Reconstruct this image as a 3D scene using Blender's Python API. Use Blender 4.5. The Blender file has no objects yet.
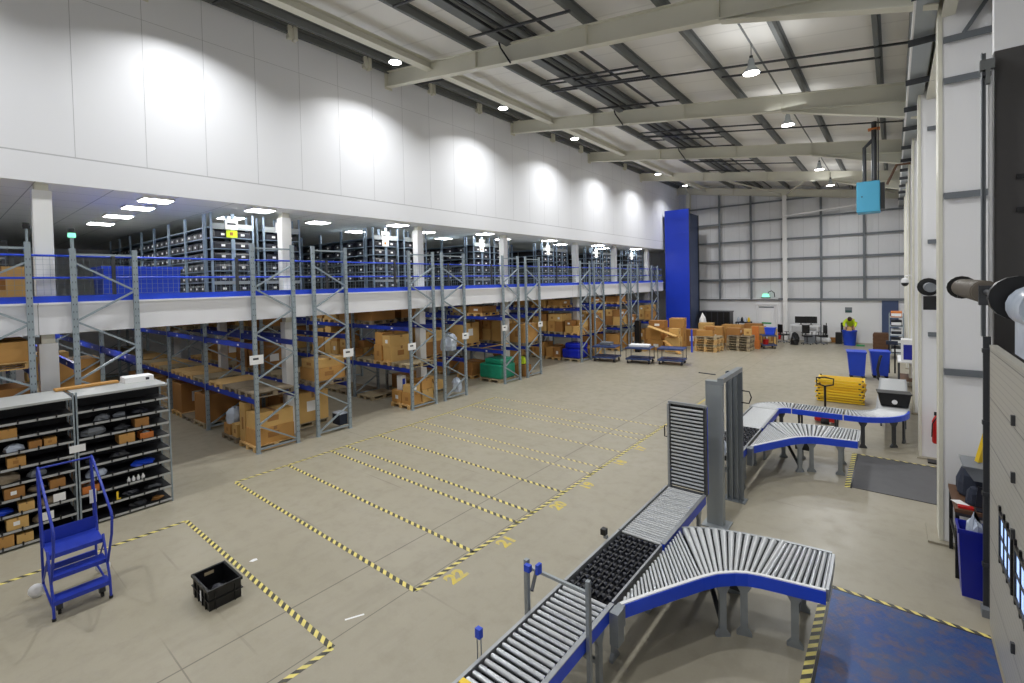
import bpy, math, random
from mathutils import Vector, Matrix
random.seed(7)
JIT = random.Random(1)
PI = math.pi
SC = bpy.context.scene
COL = SC.collection

# ------------------------------------------------------------------ materials
def lin(c):
    return tuple((v / 255 / 12.92) if v / 255 <= 0.04045 else ((v / 255 + 0.055) / 1.055) ** 2.4 for v in c)

class NT:
    """small helper round a material's node tree"""
    def __init__(s, name, rough=0.5, metal=0.0):
        s.m = bpy.data.materials.new(name); s.m.use_nodes = True
        s.t = s.m.node_tree; s.b = s.t.nodes['Principled BSDF']
        s.b.inputs['Roughness'].default_value = rough
        s.b.inputs['Metallic'].default_value = metal
    def n(s, typ, **kw):
        nd = s.t.nodes.new(typ)
        for k, v in kw.items():
            if k.startswith('_'): setattr(nd, k[1:], v)
            else: nd.inputs[k].default_value = v
        return nd
    def l(s, a, b): s.t.links.new(a, b)
    def math(s, op, a, b=None):
        nd = s.t.nodes.new('ShaderNodeMath'); nd.operation = op
        for i, v in enumerate((a, b)):
            if v is None: continue
            if isinstance(v, (int, float)): nd.inputs[i].default_value = v
            else: s.l(v, nd.inputs[i])
        return nd.outputs[0]
    def mix(s, fac, a, b):
        nd = s.t.nodes.new('ShaderNodeMix'); nd.data_type = 'RGBA'
        for i, v in ((0, fac), (6, a), (7, b)):
            if isinstance(v, (int, float)): nd.inputs[i].default_value = v
            elif isinstance(v, tuple): nd.inputs[i].default_value = (*v, 1) if len(v) == 3 else v
            else: s.l(v, nd.inputs[i])
        return nd.outputs[2]
    def coords(s, kind='Object'):
        return s.t.nodes.new('ShaderNodeTexCoord').outputs[kind]
    def xyz(s, kind='Object'):
        sp = s.t.nodes.new('ShaderNodeSeparateXYZ'); s.l(s.coords(kind), sp.inputs[0]); return sp.outputs
    def noise(s, scale, detail=3, rough=0.55, vec=None):
        nd = s.n('ShaderNodeTexNoise', Scale=scale, Detail=detail, Roughness=rough)
        s.l(vec if vec is not None else s.coords('Object'), nd.inputs['Vector']); return nd.outputs['Fac']
    def ramp(s, fac, p0, p1):
        nd = s.t.nodes.new('ShaderNodeMapRange'); s.l(fac, nd.inputs[0])
        nd.inputs[1].default_value = p0; nd.inputs[2].default_value = p1; return nd.outputs[0]
    def base(s, v):
        if isinstance(v, tuple): s.b.inputs['Base Color'].default_value = (*v, 1)
        else: s.l(v, s.b.inputs['Base Color'])
    def bump(s, h, strength=0.2, dist=0.01):
        nd = s.n('ShaderNodeBump', Strength=strength, Distance=dist); s.l(h, nd.inputs['Height']); s.l(nd.outputs[0], s.b.inputs['Normal'])

MATS = {}
def simple(name, rgb, rough=0.5, metal=0.0, var=0.10, scale=3.0):
    """one colour with a soft procedural wear variation"""
    t = NT(name, rough, metal)
    c = lin(rgb)
    f = t.noise(scale, 4)
    a = tuple(max(0, v * (1 - var)) for v in c); b = tuple(min(1, v * (1 + var)) for v in c)
    t.base(t.mix(f, a, b))
    MATS[name] = t.m
    return t.m
def emit(name, rgb, strength):
    t = NT(name); c = lin(rgb); t.base(c)
    t.b.inputs['Emission Color'].default_value = (*c, 1); t.b.inputs['Emission Strength'].default_value = strength
    MATS[name] = t.m; return t.m
def seam(t, coord, period, off, width):
    """1 inside a thin line repeated every PERIOD along COORD"""
    v = t.math('SUBTRACT', coord, off - period / 2)
    v = t.math('FLOORED_MODULO', v, period)
    v = t.math('ABSOLUTE', t.math('SUBTRACT', v, period / 2))
    return t.math('LESS_THAN', v, width / 2)
def line(t, coord, at, width):
    return t.math('LESS_THAN', t.math('ABSOLUTE', t.math('SUBTRACT', coord, at)), width / 2)

# ------------------------------------------------------------------ meshes
class MB:
    def __init__(s): s.v = []; s.f = []; s.mi = []; s.sm = []
    def add(s, vs, fs, m=0, smooth=False):
        k = len(s.v); s.v += [tuple(p) for p in vs]
        for f in fs: s.f.append(tuple(i + k for i in f)); s.mi.append(m); s.sm.append(smooth)
        return s
    def box(s, x0, x1, y0, y1, z0, z1, m=0):
        e = JIT.uniform(0, 5e-4)     # pieces that share a plane end a hair apart
        if x1 - x0 > .004: x0 += e; x1 -= e
        if y1 - y0 > .004: y0 += e; y1 -= e
        if z1 - z0 > .004: z0 += e; z1 -= e
        vs = [(x, y, z) for z in (z0, z1) for y in (y0, y1) for x in (x0, x1)]
        return s.add(vs, [(0, 2, 3, 1), (4, 5, 7, 6), (0, 1, 5, 4), (2, 6, 7, 3), (0, 4, 6, 2), (1, 3, 7, 5)], m)
    def boxm(s, M, sx, sy, sz, m=0):
        vs = [M @ Vector((x * sx / 2, y * sy / 2, z * sz / 2)) for z in (-1, 1) for y in (-1, 1) for x in (-1, 1)]
        return s.add(vs, [(0, 2, 3, 1), (4, 5, 7, 6), (0, 1, 5, 4), (2, 6, 7, 3), (0, 4, 6, 2), (1, 3, 7, 5)], m)
    def bar(s, p, q, w, h, up=(0, 0, 1), m=0):
        """a rectangular bar from P to Q, W across, H along UP"""
        p, q = Vector(p), Vector(q); d = q - p; L = d.length; d.normalize()
        u = Vector(up); u = u - d * u.dot(d)
        if u.length < 1e-4: u = Vector((1, 0, 0)) - d * d.x
        u.normalize(); r = d.cross(u)
        M = Matrix((r, d, u)).transposed().to_4x4(); M.translation = (p + q) / 2
        return s.boxm(M, w, L, h, m)
    def tube(s, pts, r, n=8, m=0, cap=True, r2=None):
        pts = [Vector(p) for p in pts]; N = len(pts); rings = []; u = None
        for i, p in enumerate(pts):
            d = (pts[min(i + 1, N - 1)] - pts[max(i - 1, 0)]).normalized()
            if u is None:
                u = Vector((0, 0, 1)) if abs(d.z) < 0.9 else Vector((1, 0, 0))
            u = (u - d * u.dot(d)).normalized(); w = d.cross(u)
            rr = r if r2 is None else r + (r2 - r) * i / (N - 1)
            rings.append([p + (u * math.cos(a) + w * math.sin(a)) * rr for a in [2 * PI * k / n for k in range(n)]])
        vs = [v for g in rings for v in g]; fs = []
        for i in range(N - 1):
            for k in range(n):
                a = i * n + k; b = i * n + (k + 1) % n; fs.append((a, b, b + n, a + n))
        s.add(vs, fs, m, True)
        if cap:
            s.add(rings[0], [tuple(range(n))[::-1]], m); s.add(rings[-1], [tuple(range(n))], m)
        return s
    def prism(s, poly, axis, a, b, m=0):
        """extrude a 2-D polygon along AXIS between A and B (x: poly is y,z; y: x,z; z: x,y)"""
        def P(p, t): return {'x': (t, p[0], p[1]), 'y': (p[0], t, p[1]), 'z': (p[0], p[1], t)}[axis]
        n = len(poly); vs = [P(p, a) for p in poly] + [P(p, b) for p in poly]
        fs = [tuple(range(n)), tuple(range(2 * n - 1, n - 1, -1))] + [(i, i + n, (i + 1) % n + n, (i + 1) % n) for i in range(n)]
        return s.add(vs, fs, m)
    def lathe(s, prof, n=16, at=(0, 0, 0), m=0):
        x, y, z = at; vs = []; fs = []
        for r, h in prof:
            for k in range(n): a = 2 * PI * k / n; vs.append((x + r * math.cos(a), y + r * math.sin(a), z + h))
        for i in range(len(prof) - 1):
            for k in range(n): a = i * n + k; b = i * n + (k + 1) % n; fs.append((a, b, b + n, a + n))
        s.add(vs, fs, m, True)
        s.add(vs[:n], [tuple(range(n))[::-1]], m); s.add(vs[-n:], [tuple(range(n))], m)
        return s
    def blob(s, c, rx, ry, rz, n=10, m=0, wob=0.0, flat=True):
        """a lumpy, creased closed heap (soft goods), flat-bottomed at c.z when FLAT"""
        vs = []; fs = []; R = max(4, n // 2)
        for i in range(R + 1):
            th = PI * i / R
            for k in range(n):
                ph = 2 * PI * k / n; w = 1 + (random.uniform(-2.2, 1.4) * wob if 0 < i < R else 0)
                sq = (abs(math.cos(ph)) ** 4 + abs(math.sin(ph)) ** 4) ** -.25      # squarish plan
                z = math.cos(th) * rz
                if flat: z = max(z, -rz * .35) + rz * .35
                r = math.sin(th) ** .7 * w * (.6 + .4 * sq)
                vs.append((c[0] + rx * r * math.cos(ph), c[1] + ry * r * math.sin(ph), c[2] + (z * (1 + random.uniform(-1.5, .6) * wob) if i < R else (0 if flat else z))))
        for i in range(R):
            for k in range(n): a = i * n + k; b = i * n + (k + 1) % n; fs.append((a, b, b + n, a + n))
        return s.add(vs, fs, m, wob < .05)
    def mesh(s, name, mats):
        me = bpy.data.meshes.new(name); me.from_pydata(s.v, [], s.f)
        for mt in (mats if isinstance(mats, (list, tuple)) else [mats]): me.materials.append(MATS[mt] if isinstance(mt, str) else mt)
        me.polygons.foreach_set('material_index', s.mi); me.polygons.foreach_set('use_smooth', s.sm)
        me.update()
        import bmesh
        bm = bmesh.new(); bm.from_mesh(me); bmesh.ops.recalc_face_normals(bm, faces=bm.faces); bm.to_mesh(me); bm.free()
        return me
    def build(s, name, mats, parent=None, loc=(0, 0, 0), rz=0, bevel=0):
        return put(name, s.mesh(name, mats), parent, loc, rz, bevel)

def put(name, me, parent=None, loc=(0, 0, 0), rz=0, bevel=0):
    o = bpy.data.objects.new(name, me); COL.objects.link(o)
    o.location = loc; o.rotation_euler = (0, 0, rz)
    if parent is not None: o.parent = parent
    if bevel:
        b = o.modifiers.new('edge', 'BEVEL'); b.width = bevel; b.segments = 2; b.limit_method = 'ANGLE'
    return o
def tag(o, label=None, cat=None, group=None, kind=None):
    if label: o['label'] = label
    if cat: o['category'] = cat
    if group: o['group'] = group
    if kind: o['kind'] = kind
    return o
def thing(name, label, cat, loc=(0, 0, 0), rz=0, group=None):
    o = bpy.data.objects.new(name, None); COL.objects.link(o); o.empty_display_size = 0.2
    o.location = loc; o.rotation_euler = (0, 0, rz)
    return tag(o, label, cat, group)
def struct(name, mb, mats, label=None, cat=None, group=None, **kw):
    return tag(mb.build(name, mats, **kw), label, cat, group, 'structure')
def kids(o): return KIDS.get(o.name, [])
def dup(o, loc, rz=0, label=None, group=None, scale=None):
    """a copy of a thing with copies of its parts and sub-parts (mesh data shared)"""
    def cp(a, parent):
        c = a.copy(); COL.objects.link(c)
        if parent is not None: c.parent = parent
        for ch in list(a.children): cp(ch, c)
        return c
    c = cp(o, None); c.location = loc; c.rotation_euler = (0, 0, rz)
    if scale: c.scale = scale
    if label: c['label'] = label
    if group: c['group'] = group
    return c
ORD = ['first', 'second', 'third', 'fourth', 'fifth', 'sixth', 'seventh', 'eighth', 'ninth', 'tenth', 'eleventh', 'twelfth', 'thirteenth', 'fourteenth', 'fifteenth', 'sixteenth',
       'seventeenth', 'eighteenth', 'nineteenth', 'twentieth']
def nth(i):
    if i < 20: return ORD[i]
    tens = {2: 'twenty', 3: 'thirty', 4: 'forty', 5: 'fifty'}[(i + 1) // 10]
    u = (i + 1) % 10
    return tens + '-' + ORD[u - 1] if u else {2: 'twentieth', 3: 'thirtieth', 4: 'fortieth', 5: 'fiftieth'}[(i + 1) // 10]

# ------------------------------------------------------------------ palette
simple('rack_grey', (150, 162, 170), 0.45, 0.35, 0.08)
simple('galvanised', (150, 156, 162), 0.38, 0.6, 0.14, 8)
simple('steel_dark', (70, 72, 76), 0.45, 0.4, 0.12)
simple('roller_steel', (205, 208, 212), 0.3, 0.75, 0.10, 6)
simple('roller_plain', (196, 198, 200), 0.38, 0.35, 0.05, 6)
simple('rail_grey', (165, 168, 172), 0.4, 0.5, 0.08, 6)
simple('blue_paint', (32, 74, 216), 0.38, 0, 0.10)
simple('beam_blue', (26, 54, 160), 0.42, 0, 0.14)
simple('lift_blue', (24, 62, 206), 0.42, 0, 0.06, 0.6)
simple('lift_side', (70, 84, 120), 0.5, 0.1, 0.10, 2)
simple('step_blue', (30, 52, 160), 0.4, 0, 0.14, 6)
simple('bin_blue', (18, 30, 150), 0.35, 0, 0.05)
simple('crate_blue', (30, 70, 200), 0.4, 0, 0.06)
simple('cream_steel', (218, 216, 202), 0.5, 0, 0.05, 1.5)
simple('white_steel', (232, 232, 232), 0.45, 0, 0.03, 1.5)
simple('white', (232, 232, 234), 0.45, 0, 0.02)
simple('paper', (240, 240, 240), 0.7, 0, 0.02)
simple('purlin_grey', (112, 115, 115), 0.5, 0.2, 0.10, 1.5)
simple('girt_grey', (112, 117, 123), 0.5, 0.2, 0.10, 1.5)
simple('black_plastic', (15, 15, 18), 0.4, 0, 0.2, 6)
simple('dark_plastic', (36, 38, 48), 0.4, 0, 0.2, 6)
simple('grey_plastic', (120, 124, 130), 0.5, 0, 0.08)
simple('rubber', (30, 30, 31), 0.75, 0, 0.15, 6)
simple('card_tan', (190, 142, 78), 0.75, 0, 0.10, 2.5)
simple('card_brown', (162, 114, 60), 0.78, 0, 0.12, 2.5)
simple('card_pale', (208, 168, 102), 0.75, 0, 0.08, 2.5)
simple('card_tape', (150, 108, 62), 0.35, 0, 0.05)
simple('pallet_wood', (172, 156, 126), 0.8, 0, 0.22, 5)
simple('pallet_grey', (138, 124, 104), 0.85, 0, 0.22, 5)
simple('pallet_new', (208, 170, 112), 0.8, 0, 0.16, 5)
simple('yellow', (246, 206, 50), 0.4, 0, 0.08)
simple('hivis', (206, 232, 40), 0.7, 0, 0.05)
simple('red', (190, 28, 26), 0.35, 0, 0.06)
simple('orange', (205, 120, 55), 0.6, 0, 0.1)
simple('green_wrap', (30, 140, 110), 0.28, 0, 0.35, 5)
simple('blue_wrap', (22, 40, 180), 0.25, 0, 0.35, 5)
simple('clear_wrap', (196, 206, 222), 0.22, 0, 0.2, 9)
simple('brown_wood', (96, 66, 44), 0.55, 0, 0.2, 6)
simple('skin', (200, 150, 122), 0.6, 0, 0.05)
simple('hair', (60, 42, 30), 0.7, 0, 0.1)
simple('cloth_dark', (40, 46, 62), 0.85, 0, 0.1)
simple('heater_cyan', (70, 160, 196), 0.4, 0, 0.05)
simple('trolley_deck', (56, 74, 120), 0.4, 0.1, 0.1)
simple('spring_grey', (120, 112, 102), 0.5, 0.3, 0.1)
simple('mat_grey', (88, 88, 90), 0.6, 0.2, 0.15, 4)
simple('door_dark', (74, 72, 72), 0.6, 0.1, 0.12, 1.2)
simple('shelf_black', (28, 29, 33), 0.6, 0, 0.15, 4)
simple('shelf_grey', (176, 178, 178), 0.5, 0.15, 0.06, 4)
simple('mez_post', (140, 158, 178), 0.45, 0.3, 0.06)
simple('tray_grey', (160, 166, 170), 0.45, 0.4, 0.06)
simple('sign_green', (30, 150, 84), 0.5, 0, 0.03)
simple('teal_dark', (40, 86, 84), 0.7, 0, 0.1)
emit('lamp_white', (255, 252, 246), 22)
emit('panel_white', (255, 255, 250), 24)
emit('green_glow', (130, 230, 190), 1.1)
emit('window_light', (176, 206, 255), .8)

def hazard(name, period):
    t = NT(name, 0.5); x = t.xyz()
    v = t.math('ADD', x[0], x[1]); v = t.math('FLOORED_MODULO', v, period); k = t.math('LESS_THAN', v, period * 0.5)
    w = t.ramp(t.noise(5, 4), 0.35, 0.7)
    y = t.mix(w, lin((238, 222, 122)), lin((206, 192, 116))); b = t.mix(w, lin((44, 44, 40)), lin((96, 92, 80)))
    t.base(t.mix(k, b, y)); MATS[name] = t.m
hazard('hazard', 0.155)
t = NT('hazard_worn', 0.5); x = t.xyz()
v = t.math('FLOORED_MODULO', t.math('ADD', x[0], x[1]), .155); k = t.math('LESS_THAN', v, .0775)
w = t.ramp(t.noise(7, 5), 0.42, 0.68)
t.base(t.mix(k, t.mix(w, lin((120, 114, 98)), lin((156, 148, 132))), t.mix(w, lin((222, 206, 120)), lin((182, 172, 140))))); MATS['hazard_worn'] = t.m
t = NT('floor_paint', 0.5); w = t.ramp(t.noise(9, 5), 0.4, 0.62)
t.base(t.mix(w, lin((214, 190, 60)), lin((188, 174, 116)))); MATS['floor_paint'] = t.m
# ------------------------------------------------------------------ room materials
t = NT('floor_concrete', 0.3)
x = t.xyz('Object')
n1 = t.noise(0.35, 6, 0.6); n2 = t.noise(3.2, 5, 0.65); n3 = t.noise(40, 2)
c = t.mix(t.ramp(n1, 0.3, 0.7), lin((154, 147, 129)), lin((164, 157, 141)))
c = t.mix(t.math('MULTIPLY', t.ramp(n2, 0.48, 0.8), 0.35), c, lin((128, 121, 104)))
c = t.mix(t.math('MULTIPLY', t.ramp(n3, 0.5, 0.9), 0.25), c, lin((172, 166, 151)))
# worn tyre tracks: long streaks along the hall
st = t.n('ShaderNodeMapping'); t.l(t.coords('Object'), st.inputs[0]); st.inputs['Scale'].default_value = (1.1, 0.12, 1)
n4 = t.noise(1.0, 5, 0.7, st.outputs[0])
c = t.mix(t.math('MULTIPLY', t.ramp(n4, 0.55, 0.75), 0.3), c, lin((122, 115, 100)))
j = t.math('MAXIMUM', line(t, x[0], -6.3, 0.022), line(t, x[0], -5.33, 0.016))
j = t.math('MAXIMUM', j, t.math('MULTIPLY', seam(t, x[1], 6.05, 1.68, 0.016), t.math('MULTIPLY', t.math('LESS_THAN', x[0], -5.3), t.ramp(t.noise(.35, 2), .42, .6))))
j2 = t.math('MULTIPLY', t.math('MULTIPLY', seam(t, x[1], 1.95, 0.35, 0.03), t.ramp(t.noise(0.5, 2), 0.5, 0.65)), 0.5)
c = t.mix(t.math('MULTIPLY', t.math('MAXIMUM', j, j2), 0.6), c, lin((76, 72, 66)))
t.base(c)
r = t.ramp(n2, 0.2, 0.9); rr = t.math('ADD', t.math('MULTIPLY', r, 0.2), 0.3); t.l(rr, t.b.inputs['Roughness'])
t.b.inputs['Specular IOR Level'].default_value = 0.35
MATS['floor_concrete'] = t.m

t = NT('white_panels', 0.42); x = t.xyz('Object')
k = t.math('MAXIMUM', t.math('MULTIPLY', seam(t, x[1], 1.2, 2.0, 0.012), t.math('GREATER_THAN', x[2], 7.07)), t.math('MAXIMUM', line(t, x[2], 7.07, 0.026), line(t, x[2], 10.37, 0.010)))
t.base(t.mix(k, t.mix(t.noise(0.3, 3), lin((230, 231, 236)), lin((235, 236, 240))), lin((186, 187, 192)))); MATS['white_panels'] = t.m

t = NT('fascia_white', 0.4); x = t.xyz('Object')
t.base(t.mix(t.math('MULTIPLY', seam(t, x[1], 4.95, 1.35, 0.012), 1.0), t.mix(t.noise(0.5, 3), lin((232, 233, 238)), lin((238, 238, 242))), lin((150, 150, 155)))); MATS['fascia_white'] = t.m

t = NT('cladding', 0.42, 0.1); x = t.xyz('Object')
s = t.math('FLOORED_MODULO', x[0], 0.333); rib = t.math('LESS_THAN', s, 0.05)
cl = t.mix(t.noise(0.25, 3), lin((214, 215, 218)), lin((228, 229, 232)))
t.base(t.mix(t.math('MULTIPLY', seam(t, x[0], 1.0, 0.3, 0.02), 0.5), cl, lin((150, 152, 156)))); t.bump(rib, 0.5, 0.03); MATS['cladding'] = t.m

t = NT('roof_deck', 0.5); x = t.xyz('Object')
s = t.math('FLOORED_MODULO', x[1], 1.0); rib = t.math('LESS_THAN', s, 0.06)
t.base(t.mix(rib, t.mix(t.noise(0.4, 3), lin((230, 228, 224)), lin((238, 236, 232))), lin((223, 221, 217)))); t.bump(rib, 0.3, 0.03); MATS['roof_deck'] = t.m

t = NT('ceiling_tiles', 0.8); x = t.xyz('Object')
k = t.math('MAXIMUM', seam(t, x[0], 1.2, 0.3, 0.02), seam(t, x[1], 1.2, 0.2, 0.02))
t.base(t.mix(k, lin((236, 233, 226)), lin((180, 177, 170)))); MATS['ceiling_tiles'] = t.m
simple('wall_plain', (236, 236, 238), 0.5, 0, 0.02, 0.4)

# ------------------------------------------------------------------ the shell
XW, XR, YB, YF = -13.05, 1.15, 37.2, -9.0        # left wall face, right wall, gable wall, wall behind the camera
def zroof(x): return 11.63 - 0.152 * (x + 13.05)  # underside of the roof deck
def zraf(x): return zroof(x) - 0.24               # top of the rafters
struct('floor', MB().box(-32, 3.0, YF, YB + 0.3, -0.3, 0), 'floor_concrete')
struct('ceiling', MB().prism([(-13.4, zroof(-13.4)), (-13.4, zroof(-13.4) + .2), (3.4, zroof(3.4) + .2), (3.4, zroof(3.4))], 'y', YF, YB + .3), 'roof_deck')
struct('wall_left', MB().box(XW - .25, XW, YF, YB, 6.5, 11.66), 'white_panels')
struct('wall_back', MB().box(-32, 1.5, YB, YB + .25, 2.7, 11.9).box(-32, 1.5, YB - .06, YB + .2, 0, 2.7, 1), ['cladding', 'wall_plain'])
struct('wall_front', MB().box(-32, 3.2, YF - .2, YF, 0, 12), 'wall_plain')
struct('wall_mezzanine', MB().box(-32.2, -32, YF, YB, 0, 6.8), 'wall_plain')
wr = MB(); wr.box(XR, XR + .2, 8.36, YB, 0, 9.6); wr.box(3.0, 3.2, YF, 8.5, 0, 9.6); wr.box(.98, 3.0, 8.36, 8.5, 7.02, 9.4); wr.box(.98, 1.3, YF, 4.2, 0, 3.6)
struct('wall_right', wr, 'wall_plain')
struct('floor_mezzanine', MB().box(-32, XW - .06, YF, YB, 3.56, 4.12), 'tray_grey')
struct('ceiling_mezzanine', MB().box(-32, XW - .02, YF, YB, 6.5, 6.62), 'ceiling_tiles')
fa = MB().box(XW - .06, XW + .04, YF, 33.6, 3.49, 4.10); fa.box(XW - .06, XW + .10, YF, 33.6, 4.08, 4.12)
struct('trim_fascia', fa, 'fascia_white')
struct('trim_kickboard', MB().box(XW - .04, XW + .05, YF, 33.6, 4.12, 4.25), 'blue_paint')

# eaves purlin and cleats along the top of the left wall
ev = MB().box(XW + .01, XW + .09, YF, YB, 11.33, 11.40); ev.box(XW + .01, XW + .05, YF, YB, 11.40, 11.55); ev.box(XW + .01, XW + .10, YF, YB, 11.53, 11.60)
struct('roof_purlin_eaves', ev, 'purlin_grey')
for i, y in enumerate([1.4, 3.9, 6.6, 9.0, 11.7, 14.2, 16.9, 19.5, 22.2, 24.8, 27.5]):
    struct('steel_cleat', MB().box(XW + .0, XW + .14, y - .13, y - .02, 11.2, 11.55).box(XW, XW + .16, y + .02, y + .12, 11.18, 11.55).box(XW + .0, XW + .12, y - .03, y + .03, 11.25, 11.5), 'cream_steel')

# rafters: steel I beams falling from the left wall to the right, with a haunch at the right-hand end
RAFT = [3.2, 9.85, 16.45, 23.2, 30.05, 36.95]
def rafter(y):
    m = MB(); t2 = 0.1
    a, b = XW, 0.55
    ft = lambda x, d: zraf(x) - d
    D = 0.50
    m.prism([(a, ft(a, 0)), (b, ft(b, 0)), (b, ft(b, .025)), (a, ft(a, .025))], 'y', y - t2, y + t2)
    m.prism([(a, ft(a, D - .03)), (b, ft(b, D - .03)), (b, ft(b, D)), (a, ft(a, D))], 'y', y - t2, y + t2)
    m.prism([(a, ft(a, .02)), (b, ft(b, .02)), (b, ft(b, D - .02)), (a, ft(a, D - .02))], 'y', y - .012, y + .012)
    if y < 35:   # haunch
        x0 = -2.6; z1 = 8.40
        m.prism([(x0, ft(x0, D)), (b, ft(b, D)), (b, z1)], 'y', y - .012, y + .012)
        m.prism([(x0, ft(x0, D) - .0), (b, z1), (b, z1 - .03), (x0, ft(x0, D) - .03)], 'y', y - t2, y + t2)
    for x in (-9.0, -5.5, -2.6): m.box(x - .006, x + .006, y - t2, y + t2, ft(x, D), ft(x, .01))
    m.box(a, a + .03, y - .14, y + .14, ft(a, D + .08), ft(a, 0))
    return m
for y in RAFT: struct('roof_rafter', rafter(y), 'cream_steel')
# purlins along the hall: Z sections
PX = [-.25, -2.0, -3.75, -5.5, -7.25, -9.0, -12.3]
for x in PX:
    z = zraf(x); m = MB()
    m.box(x - .012, x + .012, YF, YB, z + .01, z + .235); m.box(x - .07, x + .012, YF, YB, z + .01, z + .03); m.box(x - .012, x + .07, YF, YB, z + .215, z + .235)
    m.box(x - .075, x - .06, YF, YB, z + .01, z + .06)
    struct('roof_purlin', m, 'purlin_grey')
# cream tie beam running along the hall near the left wall
tb = MB(); z = zraf(-10.95)
tb.box(-11.08, -10.82, YF, 36.9, z - .25, z - .235).box(-11.08, -10.82, YF, 36.9, z - .01, z + .0).box(-10.96, -10.94, YF, 36.9, z - .24, z)
tb.box(-11.08, -11.065, YF, 36.9, z - .24, z)
struct('roof_tie_beam', tb, 'cream_steel')
# thin anti-sag rods across the purlins
for y in (6.2, 7.0, 12.9, 13.6, 14.3, 19.6, 20.4, 21.2, 26.5, 27.4):
    m = MB()
    a, b = (-9.0, .4) if y in (13.6, 20.4, 7.0) else random.choice([(-9, -5.5), (-3.75, -.2), (-7.25, -3.75)])
    m.bar((a, y, zraf(a) + .0), (b, y + .05, zraf(b) + .0), .045, .045)
    struct('roof_tie_rod', m, 'steel_dark')
for y in (4.6, 10.9, 17.9, 24.5):
    struct('roof_tie_rod', MB().bar((-12.9, y, 11.28), (-11.0, y + .02, 10.98), .04, .05), 'steel_dark')
# diagonal wind bracing by the gable
for (p, q) in (((-12.2, 36.8, 10.9), (-10.4, 30.3, 10.75)), ((-6.0, 36.8, 10.0), (-8.4, 30.3, 10.4)), ((-5.6, 36.8, 9.9), (-3.6, 30.3, 9.6)), ((.1, 36.8, 9.2), (-2.4, 30.3, 9.3))):
    struct('roof_brace', MB().tube([p, q], .05, 8), 'cream_steel')

# gable wall steelwork: dark sheeting rails, posts, one pale column
for k, z in enumerate((2.78, 4.18, 5.55, 6.92, 8.29, 9.58)):
    x1 = 1.1 if k < 5 else -1.5
    m = MB().box(XW, x1, YB - .24, YB - .0, z - .02, z + .02).box(XW, x1, YB - .24, YB - .22, z - .09, z + .02).box(XW, x1, YB - .05, YB, z - .02, z + .05)
    struct('sheeting_rail', m, 'girt_grey')
for x in (-9.99, -7.87, -3.67, -1.40):
    struct('gable_post', MB().box(x - .065, x + .065, YB - .30, YB - .28, 2.72, zraf(x) - .45).box(x - .012, x + .012, YB - .29, YB - .1, 2.72, zraf(x) - .45).box(x - .07, x + .07, YB - .26, YB - .24, 2.72, zraf(x) - .45), 'girt_grey')
for x in (-12.2, -5.74):
    z = zraf(x) - .45
    struct('gable_column', MB().box(x - .13, x + .13, YB - .46, YB - .43, 0, z).box(x - .02, x + .02, YB - .45, YB - .14, 0, z).box(x - .13, x + .13, YB - .16, YB - .13, 0, z), 'white_steel' if x > -8 else 'cream_steel')
struct('trim_gable_ledge', MB().box(XW, -6.2, YB - .3, YB - .05, 2.76, 2.82), 'white')
struct('trim_panel_edge', MB().box(-.55, .25, YB - .16, YB - .06, 0, 2.7), 'lift_side')

# piers of the right-hand wall, with base plates and rails on the faces towards the camera
for i, y in enumerate((10.05, 14.5, 18.95, 23.4, 27.85, 32.3)):
    zt = 8.75
    xa = .56 if i == 0 else .46
    m = MB().box(xa + .03, XR, y + .02, y + .5, 0, zt).box(xa, xa + .05, y - .0, y + .03, 0, zt, 1).box(xa, xa + .03, y + .03, y + .5, 0, zt, 1)
    struct('wall_right_pier', m, ['wall_plain', 'cream_steel'])
    struct('trim_pier_kerb', MB().box(.42, .80, y - .12, y + .6, 0, .035), 'floor_concrete')
    if i == 0: struct('eaves_brace', MB().bar((.85, y - .03, 7.95), (1.1, y - .03, 8.36), .05, .05), 'girt_grey')
    for z in ((2.75, 5.5, 7.27, 7.90) if i == 0 else (2.9, 5.03, 7.6)):
        struct('sheeting_rail', MB().box(.62, XR + .0, y - .05, y + .01, z - .015, z + .05).box(.62, XR, y - .05, y - .035, z - .05, z + .05), 'girt_grey')
# eaves: galvanised box gutter and cream eaves beam along the head of the right-hand wall, on brackets
gu = MB().box(.29, .56, YF, YB, 8.42, 8.46).box(.26, .29, YF, YB, 8.40, 8.55, 1).box(.28, .31, YF, YB, 8.5, 9.62)
struct('eaves_gutter', gu, ['tray_grey', 'white_steel'])
eb = MB().box(.62, .66, YF, YB, 8.3, 8.75).box(.60, .76, YF, YB, 8.28, 8.31).box(.60, .76, YF, YB, 8.74, 8.77)
struct('eaves_beam', eb, 'cream_steel')
struct('trim_eaves_sheet', MB().box(.30, XR + .1, YF, YB, 8.85, 8.88), 'tray_grey')
for i, y in enumerate((9.2, 11.0, 13.2, 15.3, 17.3, 19.8, 22.0, 24.0, 26.0, 28.2, 30.4, 33.0)):
    m = MB().box(.22, XR, y - .03, y + .03, 8.33, 8.40).box(.22, XR, y - .03, y - .015, 8.28, 8.40)
    struct('eaves_bracket', m, 'steel_dark')
    if i % 2 == 1:
        struct('eaves_brace', MB().bar((XR, y, 7.2), (.64, y + .05, 8.32), .05, .05), 'cream_steel')

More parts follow.
